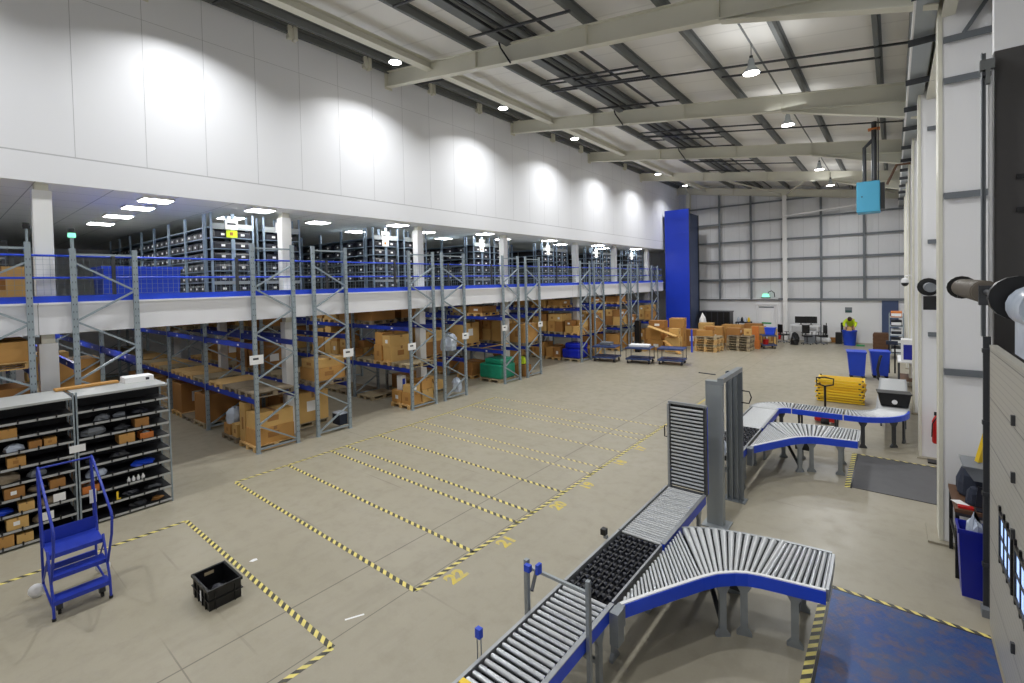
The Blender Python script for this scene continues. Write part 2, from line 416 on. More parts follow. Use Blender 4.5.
# columns that carry the mezzanine, standing in the gaps between back-to-back racks
COLUMN_Y = (1.50, 6.66, 11.69, 16.7, 23.0, 27.75, 32.9)
for y in COLUMN_Y:
    xc = -13.32 if y < 2 else -13.94
    struct('mezzanine_column', MB().box(xc - .14, xc + .14, y - .14, y + .14, 4.13, 6.36).box(xc - .14, xc + .14, y - .14, y + .14, 0, 3.3).box(xc - .12, xc + .12, y - .10, y + .10, 3.3, 3.56, 1).box(xc - .12, xc + .12, y - .10, y + .10, 6.36, 6.5, 1), ['white_steel', 'cream_steel'])
    for xx in (-18.9, -24.0):
        struct('mezzanine_column', MB().box(xx - .12, xx + .12, y - .12, y + .12, 0, 3.56), 'white_steel')
# ------------------------------------------------------------------ cartons and pallets
CART_MESH = {}
def carton_mesh(mat, seed):
    """unit carton: taped top seam and a taped seam down two ends; drawn 1 x 1 x 1, base at z 0"""
    key = (mat, seed)
    if key not in CART_MESH:
        m = MB().box(-.5, .5, -.5, .5, 0, 1); e = .003
        m.box(-.5 - e, .5 + e, -.045, .045, .80, 1 + e, 1)
        if seed % 2: m.box(-.12, .2, -.5 - e, -.49, .30, .62, 2)
        else: m.box(.5 - .01, .5 + e, -.2, .1, .35, .7, 2)
        CART_MESH[key] = m.mesh('carton', [mat, 'card_tape', 'paper' if seed % 3 == 0 else 'card_brown'])
    return CART_MESH[key]
CARDS = [('card_tan', 'tan'), ('card_brown', 'brown'), ('card_pale', 'pale')]
def carton(x, y, z, sx, sy, sz, label, group=None, tone=None, rz=0, seed=None):
    k = random.randrange(3) if tone is None else tone
    o = put('carton', carton_mesh(CARDS[k][0], random.randrange(6) if seed is None else seed), None, (x, y, z), rz)
    o.scale = (sx, sy, sz)
    return tag(o, label.replace('TONE', CARDS[k][1]), 'cardboard box', group)

PAL = {}
def pallet_proto(mat):
    """1.0 x 1.2 m four-way pallet lying along local y; deck, three skids"""
    t = thing('wooden_pallet', 'x', 'pallet', (0, 0, 0))
    m = MB()
    for k in range(3): m.box(-.5, .5, (-.6, -.06, .48)[k], (-.48, .06, .6)[k], .10, .122)
    for k in range(6): m.box(-.5 + k * .172, -.5 + k * .172 + .14, -.6, .6, .122, .144)
    m.build('deck', mat, t)
    for k in range(3):
        s = MB(); x = (-.5, -.07, .36)[k]
        for q in (-.6, -.07, .46): s.box(x, x + .14, q, q + .14, .022, .10)
        s.box(x, x + .14, -.6, .6, 0, .022); s.build('skid', mat, t)
    return t
PROTO_USED = {}
def pallet(x, y, z, label, group=None, mat='pallet_wood', rz=0, scale=None):
    if mat not in PROTO_USED:
        PROTO_USED[mat] = pallet_proto(mat); o = PROTO_USED[mat]
        o.location = (x, y, z); o.rotation_euler = (0, 0, rz); o['label'] = label
        if group: o['group'] = group
        if scale: o.scale = scale
        return o
    o = dup(PROTO_USED[mat], (x, y, z), rz, label, None, scale or (1, 1, 1))
    if group: o['group'] = group
    elif 'group' in o: del o['group']
    return o

# ------------------------------------------------------------------ pallet racking
FX = -12.9
BAY = 3.5
L1, L2 = 1.42, 2.86
def frame_mb(d, h, flip, tall):
    m = MB()
    m.bar((0, .05, .10), (0, d - .05, .10), .03, .05)
    z = .12; s = 0 if not flip else 1; step = .60
    while z + step < h - .05:
        a, b = (.06, d - .06) if s == 0 else (d - .06, .06)
        m.bar((0, a, z), (0, b, z + step), .036, .058, (1, 0, 0)); z += step; s = 1 - s
    if tall: m.bar((0, .05, h - .12), (0, d - .05, h - .12), .03, .04)
    return m
def post_mb(y, h):
    m = MB(); w = .045
    # slotted C section: a web towards the aisle and two flanges
    m.box(.03, .04, y - w, y + w, .006, h).box(-.04, .03, y - w, y - w + .008, .006, h).box(-.04, .03, y + w - .008, y + w, .006, h)
    m.box(-.07, .07, y - .065, y + .065, 0, .006)
    k = .3
    while k < h - .2:     # punched slots read as small dark tabs
        m.box(.04, .0412, y - .03, y - .018, k, k + .035, 1); m.box(.04, .0412, y + .018, y + .03, k, k + .035, 1); k += .15
    return m
RACKS = []
def rack(y0, d, nb, idx, h=5.45, flip=False, up=True, sign=None):
    side = 'beside a pair' if idx % 2 == 0 else 'backing a pair'
    t = thing('pallet_rack', f'grey pallet racking with blue beams, {nth(idx)} rack from the near end of the hall', 'pallet rack', (FX, y0, 0), 0, None)
    for b in range(nb + 1):
        hh = h if b == 0 else 3.38
        f = frame_mb(d, hh, flip ^ (b % 2 == 1), b == 0).build('upright_frame', 'rack_grey', t, (-b * BAY, 0, 0))
        for yy in (.05, d - .05): post_mb(yy, hh).build('post', ['rack_grey', 'steel_dark'], f)
    for b in range(nb):
        for z in ((L1, L2) if up else (L1,)):
            for yy in (.05, d - .05):
                m = MB(); x0, x1 = -b * BAY - .06, -(b + 1) * BAY + .06
                s = -1 if yy < d / 2 else 1
                m.box(x1, x0, yy - .025, yy + .025, z - .14, z)
                m.box(x0 - .0, x0 + .02, yy - .05, yy + .035, z - .18, z + .02).box(x1 - .02, x1, yy - .05, yy + .035, z - .18, z + .02)
                for q in (.28, .72): m.box(x0 + (x1 - x0) * q - .05, x0 + (x1 - x0) * q + .05, yy - .027, yy + .027, z - .10, z - .05, 1)
                m.build('beam', ['beam_blue', 'paper'], t)
    if sign:
        yy, z = sign
        g = MB().box(.045, .052, yy - .17, yy + .17, z - .12, z + .12).box(.052, .053, yy - .09, yy + .05, z + .0, z + .05, 1).build('sign_plate', ['paper', 'steel_dark'], t)
        g['label'] = 'white sign plate'
    RACKS.append((t, y0, d, nb, idx))
    return t
SPEC = [  # y0, depth, bays, top height, mirrored, sign
    (.15, 1.13, 3, 5.30, True, None), (1.82, 1.10, 4, 5.20, False, None),
    (5.25, 1.15, 5, 5.48, True, (.06, 2.46)), (6.90, 1.12, 3, 5.48, False, (1.06, 2.30)),
    (10.33, 1.18, 4, 5.48, True, (.06, 2.2)), (11.85, 1.22, 2, 5.48, False, (1.15, 2.3)),
    (15.32, 1.15, 3, 5.48, True, (.06, 2.4)), (16.92, 1.14, 2, 5.48, False, (1.06, 2.35)),
    (21.70, 1.10, 3, 5.40, True, None), (23.20, 1.15, 2, 5.40, False, None),
    (26.40, 1.20, 2, 5.35, True, None), (27.88, 1.15, 1, 5.35, False, None), (31.2, 1.15, 1, 5.3, False, None)]
for i, (y0, d, nb, h, fl, sg) in enumerate(SPEC): rack(y0, d, nb, i, h, fl, True, sg)

LEVEL = {0: 'floor level', 1: 'middle level', 2: 'top level'}
TAKEN = []     # boxes (x0,x1,y0,y1,z0,z1) kept free for the pieces built one by one below
def clear(x, y, z, sx, sy, sz):
    for a in TAKEN:
        if x - sx / 2 < a[1] and x + sx / 2 > a[0] and y - sy / 2 < a[3] and y + sy / 2 > a[2] and z < a[5] and z + sz > a[4]: return False
    return True
TAKEN += [(FX - .95, FX - .1, 12.2, 13.1, 1.5, 2.6), (FX - .6, FX, 12.55, 13.1, 0, .7), (FX - .85, FX - .15, 16.9, 17.6, 0, 1.2), (FX - .55, FX, 7.5, 8.1, 0, .7), (FX - 1.6, FX, 15.2, 16.2, 1.4, 2.0)]
def fill(ridx, level, x0, x1, kinds, seed, yoff=0.0):
    """cartons standing side by side on one level of a rack, X0 (hall end) down to X1"""
    random.seed(seed)
    _, y0, d, nb, idx = RACKS[ridx]; y = y0 + d / 2
    zb = {0: .0, 1: L1, 2: L2}[level]
    x = x0; out = []; pn = COUNT_P.setdefault((ridx, level), 0)
    while x - 1.0 > x1:
        # keep clear of the frame posts
        bx = (FX - x) % BAY
        if bx + 1.0 > BAY - .06 or bx < .06:
            x = x - (BAY - bx) - .07 if bx + 1.0 > BAY - .06 else x - .07
            if x - 1.0 <= x1: break
        pcx = x - .5; k = random.choice(kinds)
        if k != 'none':
            if not clear(pcx, y, zb, .9, d * .9, .15): x -= 1.08; continue
            mat = random.choice(['pallet_wood', 'pallet_grey', 'pallet_new'])
            pl = (pallet(pcx, y, zb + .001, f'wooden pallet, {nth(pn)} from the hall, on the {LEVEL[level]} of the {nth(idx)} pallet rack', f'pallets of the {nth(idx)} rack', mat, 0, (.97, d / 1.2 * .98, 1)))
            pn += 1
            zt = zb + .146
            if k == 'pair':
                w = random.uniform(.42, .455); h1 = random.uniform(.35, .75)
                for s in (-1, 1):
                    hh = h1 * random.uniform(.7, 1.05); out.append((pcx + s * .235, y - .02 + random.uniform(-.05, .05), zt, w, d * random.uniform(.72, .9), hh))
            elif k == 'stack':
                z = zt
                for q in range(random.choice([2, 3]) if level < 2 else 1):
                    hh = random.uniform(.22, .36); out.append((pcx + random.uniform(-.02, .02), y + random.uniform(-.03, .03), z, random.uniform(.8, .92), d * random.uniform(.8, .92), hh)); z += hh + .002
            elif k == 'tall':
                z = zt
                for sx in (-1, 1):
                    h1 = random.uniform(.5, .62); h2 = random.uniform(.34, .5)
                    out.append((pcx + sx * .235, y, zt, .455, d * random.uniform(.82, .95), h1)); out.append((pcx + sx * .235, y, zt + h1 + .002, .44, d * random.uniform(.8, .92), h2))
            elif k == 'big':
                out.append((pcx, y, zt, .9, d * .9, random.uniform(.65, 1.0) if level < 2 else random.uniform(.3, .42)))
            elif k == 'four':
                for sx in (-1, 1):
                    for sy in (-1, 1):
                        if random.random() < .15: continue
                        z = zt
                        for q in range(random.choice([1, 2, 2])):
                            hh = random.uniform(.24, .38); out.append((pcx + sx * .235, y + sy * d * .22, z, .43, d * .40, hh)); z += hh + .002
        x -= 1.08
    COUNT_P[(ridx, level)] = pn
    out.sort(key=lambda b: (-round(b[0], 1), b[2], b[1]))
    n = COUNT_C.get((ridx, level), 0)
    for b in out:
        if not clear(*b): continue
        carton(*b, f'TONE carton, {nth(n)} from the hall, on the {LEVEL[level]} of the {nth(idx)} pallet rack', f'cartons on the {nth(idx)} pallet rack'); n += 1
    COUNT_C[(ridx, level)] = n
COUNT_P = {}; COUNT_C = {}
E_ = ['empty']
H0 = FX - .08
# rack by rack, what stands on each level
fill(0, 1, H0, -17, ['big', 'stack'], 11); fill(0, 0, H0, -16.4, ['big'], 12); fill(0, 2, H0, -16.4, ['big', 'stack'], 14)
fill(1, 1, H0, -24, ['empty', 'big', 'empty'], 21); fill(1, 0, FX - 1.2, -18, ['big', 'empty'], 22)
fill(2, 1, H0, -30.2, E_, 31); fill(2, 2, FX - BAY * 2 - .1, -27, ['big', 'none'], 32); fill(2, 0, FX - BAY - .2, -26, ['empty', 'empty', 'big'], 33)
fill(3, 1, H0, -23.2, ['empty', 'stack', 'big'], 41); fill(3, 0, H0, -20, ['big', 'stack', 'pair'], 42); fill(3, 2, FX - BAY - .1, -22, ['big', 'none'], 43)
fill(4, 1, H0, -23.2, ['four', 'tall', 'empty'], 56); fill(4, 0, FX - 2.3, -20, ['pair', 'empty'], 52); fill(4, 2, FX - 2.2, -20, ['big'], 53)
fill(5, 1, H0, -17, ['tall', 'tall'], 61); fill(5, 0, H0, -16.4, ['pair', 'big'], 62); fill(5, 2, FX - 2.4, -18, ['big'], 63)
fill(6, 1, FX - 1.3, -19, ['tall', 'four', 'big'], 71); fill(6, 0, FX - 1.9, -19, ['stack', 'big'], 72); fill(6, 2, H0, -16.3, ['stack', 'none'], 73)
fill(7, 1, H0, -16.3, ['tall', 'big'], 81); fill(7, 0, H0, -16, ['pair', 'stack'], 82)
fill(8, 1, H0, -18, ['four', 'tall'], 91); fill(8, 0, FX - 1.35, -18, ['four', 'pair'], 92); fill(8, 2, H0, -18, ['stack', 'none', 'pair'], 93)
fill(9, 1, H0, -16.3, ['tall', 'pair'], 101); fill(9, 0, H0, -16.3, ['pair', 'big'], 102)
fill(10, 1, H0, -17, ['tall', 'big'], 111); fill(10, 0, H0, -17, ['pair', 'big'], 112); fill(10, 2, H0, -16, ['stack'], 113)
fill(11, 1, H0, -15, ['pair', 'tall'], 121); fill(11, 0, H0, -15, ['pair', 'big'], 122)
fill(12, 1, H0, -15, ['four', 'tall'], 131); fill(12, 0, H0, -15, ['big', 'pair'], 132)

# ---- the near bays built after the photograph
random.seed(5)
# third rack, floor level: two long cartons, one tall, a wrapped bag on a small box
g = 'goods under the near end of the third rack'
y = 5.25 + .575
pallet(FX - .62, y, .001, 'wooden pallet under the long cartons at the foot of the third pallet rack', g, 'pallet_new', 0, (1, .94, 1))
carton(FX - .48, y, .147, .62, 1.02, .42, 'long tan carton lying on the pallet at the foot of the third pallet rack', g, 0)
carton(FX - .50, y + .01, .569, .60, 1.0, .42, 'long pale carton on top of another at the foot of the third rack', g, 2)
carton(FX - 1.0, y - .33, .147, .34, .36, 1.05, 'tall narrow pale carton standing beside the long cartons of the third rack', g, 2)
carton(FX - 1.0, y + .2, .147, .3, .6, .55, 'brown carton behind the tall narrow one at the foot of the third rack', g, 1)
pallet(FX - 1.85, y, .001, 'wooden pallet carrying the wrapped white bag in the third rack', g, 'pallet_grey', 0, (1, .94, 1))
carton(FX - 1.55, y - .3, .147, .34, .42, .36, 'small pale carton beside the white bag in the third rack', g, 2)
carton(FX - 2.05, y - .3, .147, .42, .45, .30, 'small tan carton under the white bag in the third rack', g, 0)
tag(MB().blob((FX - 2.05, y - .3, .449), .24, .24, .34, 12, 0, .06).build('wrapped_bag', 'clear_wrap'), 'white and blue wrapped bag on a small carton in the third rack', 'bag')
# fourth rack, floor level end
t = thing('storage_bin', 'dark blue storage bin with a pale lid at the foot of the fourth rack', 'bin', (FX - .3, 6.90 + .92, .12))
MB().box(-.2, .2, -.13, .13, .0, .32).build('tub', 'cloth_dark', t); MB().box(-.21, .21, -.14, .14, .32, .35).build('lid', 'clear_wrap', t)
# fifth rack: pale cartons on the middle level, white-blue box below
g = 'goods at the hall end of the fifth rack'
y = 10.33 + .59
pallet(FX - .62, y, .001, 'wooden pallet at the foot of the fifth rack under stacked cartons', g, 'pallet_new', 0, (1.05, .98, 1))
n = 0
for (dx, dy, dz, sx, sy, sz, to) in ((-.35, -.3, 0, .5, .45, .4, 0), (-.35, .25, 0, .5, .5, .42, 2), (-.9, -.28, 0, .5, .5, .42, 0), (-.9, .25, 0, .45, .5, .40, 1), (-.35, .22, .43, .48, .48, .36, 0), (-.33, -.3, .41, .45, .4, .26, 2)):
    carton(FX + dx, y + dy, .147 + dz, sx, sy, sz, f'TONE carton, {nth(n)} of the stack on the pallet at the foot of the fifth rack', g, to); n += 1
carton(FX - .88, y - .3, .57, .26, .2, .5, 'white and blue box standing on cartons at the foot of the fifth rack', g, 2)
MATS['box_white'] = MATS['paper']
bpy.context.scene.collection.objects[-1].data = MB().box(-.5, .5, -.5, .5, 0, 1).box(-.51, .51, -.3, .3, .2, .8, 1).mesh('white_box', ['paper', 'crate_blue'])
# sixth rack: blue and white wrapped goods
tag(MB().blob((FX - .45, 11.85 + .75, L1 + .35), .34, .3, .5, 12, 0, .08).build('wrapped_bundle', 'clear_wrap'), 'white and blue wrapped bundle on the middle level of the sixth rack', 'bundle')
tag(MB().blob((FX - .30, 11.85 + .95, .15), .22, .18, .4, 12, 0, .08).build('wrapped_bundle', 'clear_wrap'), 'white and blue wrapped bundle at the foot of the sixth rack', 'bundle')
# seventh rack: green-wrapped pallet load, flat board above
t = thing('wrapped_load', 'pallet load wrapped in green film at the foot of the seventh rack', 'wrapped pallet load', (FX - .85, 15.32 + .55, 0))
m = MB().box(-.62, .62, -.52, .52, .146, .78).box(-.35, .60, -.46, .5, .78, 1.02)
m.build('film', 'green_wrap', t, bevel=.07)
m = MB()
for q in (-.6, -.07, .46): m.box(q, q + .14, -.54, .54, 0, .1)
m.box(-.62, .62, -.54, .54, .1, .144); m.build('pallet', 'pallet_wood', t)
tag(MB().bar((FX - .2, 15.55, L1 + .25), (FX - 1.3, 15.7, L1 + .02), .7, .03).build('cardboard_sheet', 'card_pale'), 'flat pale cardboard sheet tilted on the middle level of the seventh rack', 'cardboard sheet')
tag(MB().blob((FX - .5, 16.92 + .35, .55), .18, .18, .26, 10, 0, .1).build('hivis_bag', 'hivis'), 'yellow-green bag among brown cartons in the eighth rack', 'bag')
carton(FX - .5, 16.92 + .35, .01, .6, .5, .5, 'brown carton under the yellow-green bag in the eighth rack', None, 1)
# ninth rack: blue-wrapped load
t = thing('wrapped_load', 'pallet load wrapped in shiny blue film at the foot of the ninth rack', 'wrapped pallet load', (FX - .7, 21.70 + .55, 0))
MB().box(-.56, .56, -.48, .48, .146, .66).box(-.4, .56, -.44, .46, .66, .98).build('film', 'blue_wrap', t, bevel=.09)
m = MB()
for q in (-.55, -.07, .43): m.box(q, q + .12, -.5, .5, 0, .1)
m.box(-.56, .56, -.5, .5, .1, .144); m.build('pallet', 'pallet_wood', t)
# ------------------------------------------------------------------ low parts shelving in front of the near racks
SX0, SX1 = -11.5, -12.7            # front and back
LV = [.07, .33, .60, .86, 1.12, 1.38, 1.64, 1.89, 2.14, 2.42]
def parts_shelf(y0, y1, label):
    t = thing('parts_shelving', label, 'shelving', (SX0, y0, 0))
    W = y1 - y0; D = SX1 - SX0
    for k, z in enumerate(LV):
        m = MB()
        top = k == len(LV) - 1
        m.box(D + .02, -.012, .025, W - .025, z - .025, z, 0 if top else 1)
        m.box(-.012, 0, .025, W - .025, z - .035, z + .004, 0)
        if not top:
            for q in range(1, 6): m.box(-.005, .006, W * q / 6 - .012, W * q / 6 + .012, z - .03, z + .035, 2)     # divider clips on the lip
        m.build('shelf', ['shelf_grey', 'shelf_black', 'black_plastic'], t)
    for y in (.012, W - .012):
        for x in (-.02, D / 2, D + .02):
            MB().box(x - .02, x + .02, y - .012, y + .012, 0, 2.50 if x > -.1 else 2.415).build('upright', 'rack_grey', t)
    MB().box(D / 2 - .004, D / 2 + .004, .03, W - .03, .1, 2.38).build('back_panel', 'shelf_black', t)
    return t
a = parts_shelf(.18, 1.60, 'low grey parts shelving with ten shelves of small stock, behind the blue mobile steps')
b = parts_shelf(1.62, 3.04, 'low grey parts shelving whose open wire end faces the racking aisle')
c = parts_shelf(-1.26, .16, 'low grey parts shelving, the bay nearest the camera, cut by the picture edge')
m = MB()
for z in [.2 + .1 * k for k in range(22)]: m.box(SX1 - SX0 + .05, -.05, 1.420, 1.424, z, z + .006)
for x in [-.1 - .1 * k for k in range(11)]: m.box(x, x + .006, 1.420, 1.424, .1, 2.4)
e = m.build('end_mesh', 'rack_grey', b)
MB().box(.004, .010, -.11, .11, 1.42, 1.55).build('sign_plate', 'paper', b, (0, 0, 0))
# stock on the shelves: cartons, bags, small parts; each a thing
random.seed(21)
def shelf_item(kind, y, k, xo, label, sc=1.0):
    z = LV[k]; g = 'small stock on the low parts shelving'
    if kind == 'carton': return carton(SX0 - .035 - .14 * sc, y, z + .001, .28 * sc, .20 * sc, .15 * sc, label, g, random.choice([0, 0, 1, 2]))
    if kind == 'open_box':
        t = thing('open_carton', label, 'cardboard box', (SX0 - xo, y, z + .001), 0, g); w, d, h = .14 * sc, .12 * sc, .13 * sc
        MB().box(-w, w, -d, d, 0, .006).box(-w, -w + .005, -d, d, 0, h).box(w - .005, w, -d, d, 0, h).box(-w, w, -d, -d + .005, 0, h).box(-w, w, d - .005, d, 0, h).build('tray', 'orange', t)
        MB().blob((0, 0, .01), w * .85, d * .85, h * .8, 8, 0, .1).build('contents', 'paper', t); return t
    if kind == 'bag': return tag(MB().blob((SX0 - xo, y, z + .002), .16 * sc, .17 * sc, .11 * sc, 10, 0, .12).build('plastic_bag', random.choice(['clear_wrap', 'grey_plastic', 'clear_wrap', 'pallet_grey'])), label, 'bag', g)
    if kind == 'blue': return tag(MB().blob((SX0 - xo, y, z + .002), .15, .2, .07, 10, 0, .1).build('plastic_bag', 'crate_blue'), label, 'bag', g)
    if kind == 'label': return tag(MB().box(SX0 - .02, SX0 - .012, y - .08, y + .08, z + .02, z + .16).build('paper_card', 'paper'), label, 'card', g)
    if kind == 'bottles':
        o = None
        for q in range(4):
            yy = y + (q - 1.5) * .075
            o = tag(MB().lathe([(.025, 0), (.03, .05), (.012, .08), (.012, .1)], 8, (SX0 - xo, yy, z + .001)).build('small_bottle', 'paper'), label.replace('NTH', nth(q)), 'bottle', 'small pale bottles on the parts shelving')
        return o
    if kind == 'tool': return tag(MB().box(SX0 - .05, SX0 - .03, y - .015, y + .015, z + .01, z + .16).box(SX0 - .05, SX0 - .03, y - .015, y + .05, z + .01, z + .03).build('yellow_gauge', 'yellow'), label, 'gauge', g)
    return tag(MB().blob((SX0 - xo, y, z + .002), .10 * sc, .13 * sc, .07 * sc, 8, 0, .2).build('dark_part', random.choice(['dark_plastic', 'steel_dark', 'card_brown'])), label, 'part', g)
ITEMS = [('carton', .78, 7, .18, 1), ('carton', .56, 6, .16, 1.05), ('bag', .80, 6, .16, .8), ('carton', 1.05, 6, .14, .8), ('open_box', 1.42, 6, .2, .9), ('carton', 1.28, 6, .2, .8), ('carton', .86, 5, .16, 1.1),
         ('bag', .70, 4, .2, 1.2), ('bag', 1.0, 4, .2, .8), ('part', 1.36, 4, .2, 1), ('carton', 1.22, 3, .14, 1.0), ('carton', .82, 3, .14, 1.2), ('bag', 1.06, 3, .2, .7), ('part', 1.44, 3, .2, 1), ('blue', .62, 2, .2, 1),
         ('carton', .62, 2, .2, .95), ('label', 1.36, 2, 0, 1), ('bag', 1.12, 2, .14, .8), ('carton', .84, 1, .16, 1.3), ('bag', 1.0, 1, .15, .8), ('label', 1.2, 1, 0, 1), ('carton', .66, 0, .2, 1.3), ('part', 1.3, 1, .2, 1), ('carton', .92, 0, .2, 1.0),
         ('bag', 2.0, 7, .2, .7), ('bag', 2.14, 7, .2, .6), ('part', 2.5, 7, .2, 1), ('bag', 2.88, 7, .2, 1), ('carton', 2.34, 6, .16, 1.1), ('part', 2.08, 6, .2, 1), ('bag', 1.78, 6, .2, 1.1), ('part', 2.66, 6, .2, 1.1), ('bag', 2.85, 6, .2, 1),
         ('carton', 2.34, 5, .16, 1.2), ('carton', 2.84, 5, .16, 1.1), ('open_box', 2.66, 5, .2, .9), ('part', 2.0, 4, .2, 1.3), ('part', 1.74, 4, .2, 1), ('blue', 2.6, 3, .2, 1), ('bag', 2.88, 3, .2, 1.3), ('bag', 1.9, 3, .2, .9), ('bottles', 2.46, 2, .08, 1),
         ('bag', 2.9, 2, .2, 1.2), ('part', 2.4, 1, .2, 1), ('bag', 2.92, 1, .2, 1.2), ('tool', 2.16, 1, 0, 1), ('part', 2.6, 1, .2, 1), ('open_box', 1.76, 2, .2, 1), ('part', 2.5, 0, .2, 1), ('part', 2.7, 0, .2, .8)]
SHELFWORD = {0: 'bottom shelf', 1: 'second shelf', 2: 'third shelf', 3: 'fourth shelf', 4: 'fifth shelf', 5: 'sixth shelf', 6: 'seventh shelf', 7: 'eighth shelf', 8: 'ninth shelf'}
KW = {'carton': 'small carton', 'open_box': 'open orange carton', 'bag': 'crumpled pale bag', 'blue': 'blue plastic bag', 'label': 'white paper card', 'bottles': 'NTH pale bottle', 'tool': 'yellow gauge', 'part': 'dark loose part'}
cnt = {}
WID = {'carton': .105, 'open_box': .125, 'bag': .205, 'blue': .23, 'label': .08, 'bottles': .15, 'tool': .06, 'part': .17}
edge = {}
for kind, y, k, xo, sc in sorted(ITEMS, key=lambda i: (i[2], i[1])):
    hw = WID[kind] * (1 if kind in ('label', 'bottles', 'tool', 'blue') else sc); lo, hi = (.22, 1.56) if y < 1.61 else (1.66, 2.99)
    if kind not in ('label', 'tool'):
        y = max(y, edge.get((k, lo), lo) + hw + .005)
        if y + hw > hi + (.04 if kind == 'bag' else 0): continue
        edge[(k, lo)] = y + hw
    if kind == 'bag': y = min(y, hi - hw * .85)
    bay = 'stepladder-side' if y < 1.61 else 'aisle-end'
    key = (bay, k); cnt[key] = cnt.get(key, 0) + 1
    shelf_item(kind, y, k, xo, f'{KW[kind]} on the {SHELFWORD[k]} of the {bay} shelving, {nth(cnt[key] - 1)} from the camera end', sc)
t = thing('paper_tray', 'white paper carton lying on top of the aisle-end parts shelving', 'box', (SX0 - .9, 2.72, 2.421))
MB().box(-.2, .2, -.24, .24, 0, .11).build('tray', 'paper', t); MB().box(.201, .203, .1, .16, .03, .08).build('label', 'dark_plastic', t)
tag(MB().box(-.10, .10, -.48, .48, 0, .04).build('cardboard_strip', 'card_tan', None, (SX0 - 1.02, 1.95, 2.43), .05), 'long tan cardboard strip on top of the parts shelving', 'cardboard')

# ------------------------------------------------------------------ mezzanine: shelving blocks, bins, handrail
bin_me = None
def bin_proto():
    t = thing('storage_bin', 'x', 'bin', (0, 0, 0))
    # opens towards +x: a tub with a sloping front lip
    MB().prism([(-.40, 0), (0, 0), (.0, .13), (-.05, .20), (-.40, .20)], 'y', -.21, .21).build('tub', 'dark_plastic', t)
    MB().box(-.005, .004, -.05, .05, .055, .115).build('label_holder', 'paper', t)
    return t
BIN = None
def bin_at(x, y, z, rz, label, group, s=1.0):
    global BIN
    if BIN is None:
        BIN = bin_proto(); BIN.location = (x, y, z); BIN.rotation_euler = (0, 0, rz); BIN['label'] = label; BIN['group'] = group; BIN.scale = (1, s, 1)
        return BIN
    return dup(BIN, (x, y, z), rz, label, group, (1, s, 1))
MZ = 4.12
ML = [4.24, 4.52, 4.82, 5.12, 5.42, 5.72]
BLK = [4.8, 9.85, 14.95, 20.1, 25.3, 30.3]
def end_unit(x, y, w, label):
    """two-column bin rack facing the hall"""
    t = thing('bin_shelving', label, 'shelving', (x, y, MZ))
    for k, z in enumerate(ML + [6.02]):
        MB().box(-.45, 0, .02, w - .02, z - MZ - .02, z - MZ).build('shelf', 'mez_post', t)
    for yy, ww in ((.0, .05), (w / 2 - .05, .10), (w - .05, .05)):
        for xx in (-.03, -.45): MB().box(xx - .02, xx + .02, yy, yy + ww, 0, 2.26).build('upright', 'mez_post', t)
    MB().box(-.012, .004, .05, w - .05, 5.94 - MZ, 6.10 - MZ).build('header_panel', 'tray_grey', t)
    MB().box(-.012, .004, .05, w - .05, 4.44 - MZ, 4.53 - MZ).build('lower_panel', 'tray_grey', t)
    MB().box(-.47, -.46, .02, w - .02, .1, 1.9).build('back_panel', 'shelf_black', t)
    return t
for bi, y in enumerate(BLK):
    for u, yo in enumerate((0, 1.35)):
        side = 'near' if u == 0 else 'far'
        e = end_unit(-14.15, y + yo, 1.1, f'pale blue-grey bin shelving end on the mezzanine, {nth(bi * 2 + u)} from the near end')
        if u == 0 or bi < 2:
            s = MB().box(.01, .02, .35, .67, 1.82, 2.12, 0).box(.02, .022, .40, .62, 1.95, 2.0, 1); s.build('sign_board', ['paper', 'dark_plastic'], e)
            if u == 0: MB().box(.01, .02, .37, .65, 1.60, 1.80).box(.02, .022, .46, .54, 1.66, 1.75, 1).build('sign_board', ['hivis' if bi < 1 else 'paper', 'card_brown'], e)
        for k, z in enumerate(ML[:6]):
            for q in range(2):
                bin_at(-14.17, y + yo + .30 + q * .50, z + .002, 0, f'dark bin with white label, {nth(k)} shelf up, {("near", "far")[q]} column, {nth(bi * 2 + u)} mezzanine shelving end', f'bins of the {nth(bi * 2 + u)} mezzanine shelving end', .95)
    # the long run behind, facing the camera end of the hall
    nb = 7 if bi < 2 else 3
    for b in range(nb):
        x1 = -14.70 - b * 1.5
        t = thing('bin_shelving', f'dark bin shelving along the {nth(bi)} mezzanine aisle, {nth(b)} bay in from the hall', 'shelving', (x1, y, MZ))
        for k, z in enumerate(ML + [6.02]): MB().box(-1.46, -.02, .01, .55, z - MZ - .022, z - MZ).build('shelf', ['mez_post'], t)
        for xx in (-.03, -1.47): MB().box(xx - .025, xx + .025, .0, .05, 0, 2.26).build('upright', 'mez_post', t)
        MB().box(-1.46, -.02, .56, .57, .05, 1.95).build('back_panel', 'shelf_black', t)
        if bi < 3:
            for k, z in enumerate(ML[1:] if bi else ML):
                for q in range(3 if bi < 1 else 2):
                    bin_at(x1 - .27 - q * (.47 if bi < 1 else .7), y + .03, z + .002, -PI / 2, f'dark bin, {nth(k)} row up, {nth(b * 3 + q)} column in from the hall, {nth(bi)} mezzanine aisle', f'bins along the {nth(bi)} mezzanine aisle', 1.0)
        if b >= (4 if bi < 1 else 1) and bi < 2 and False: pass
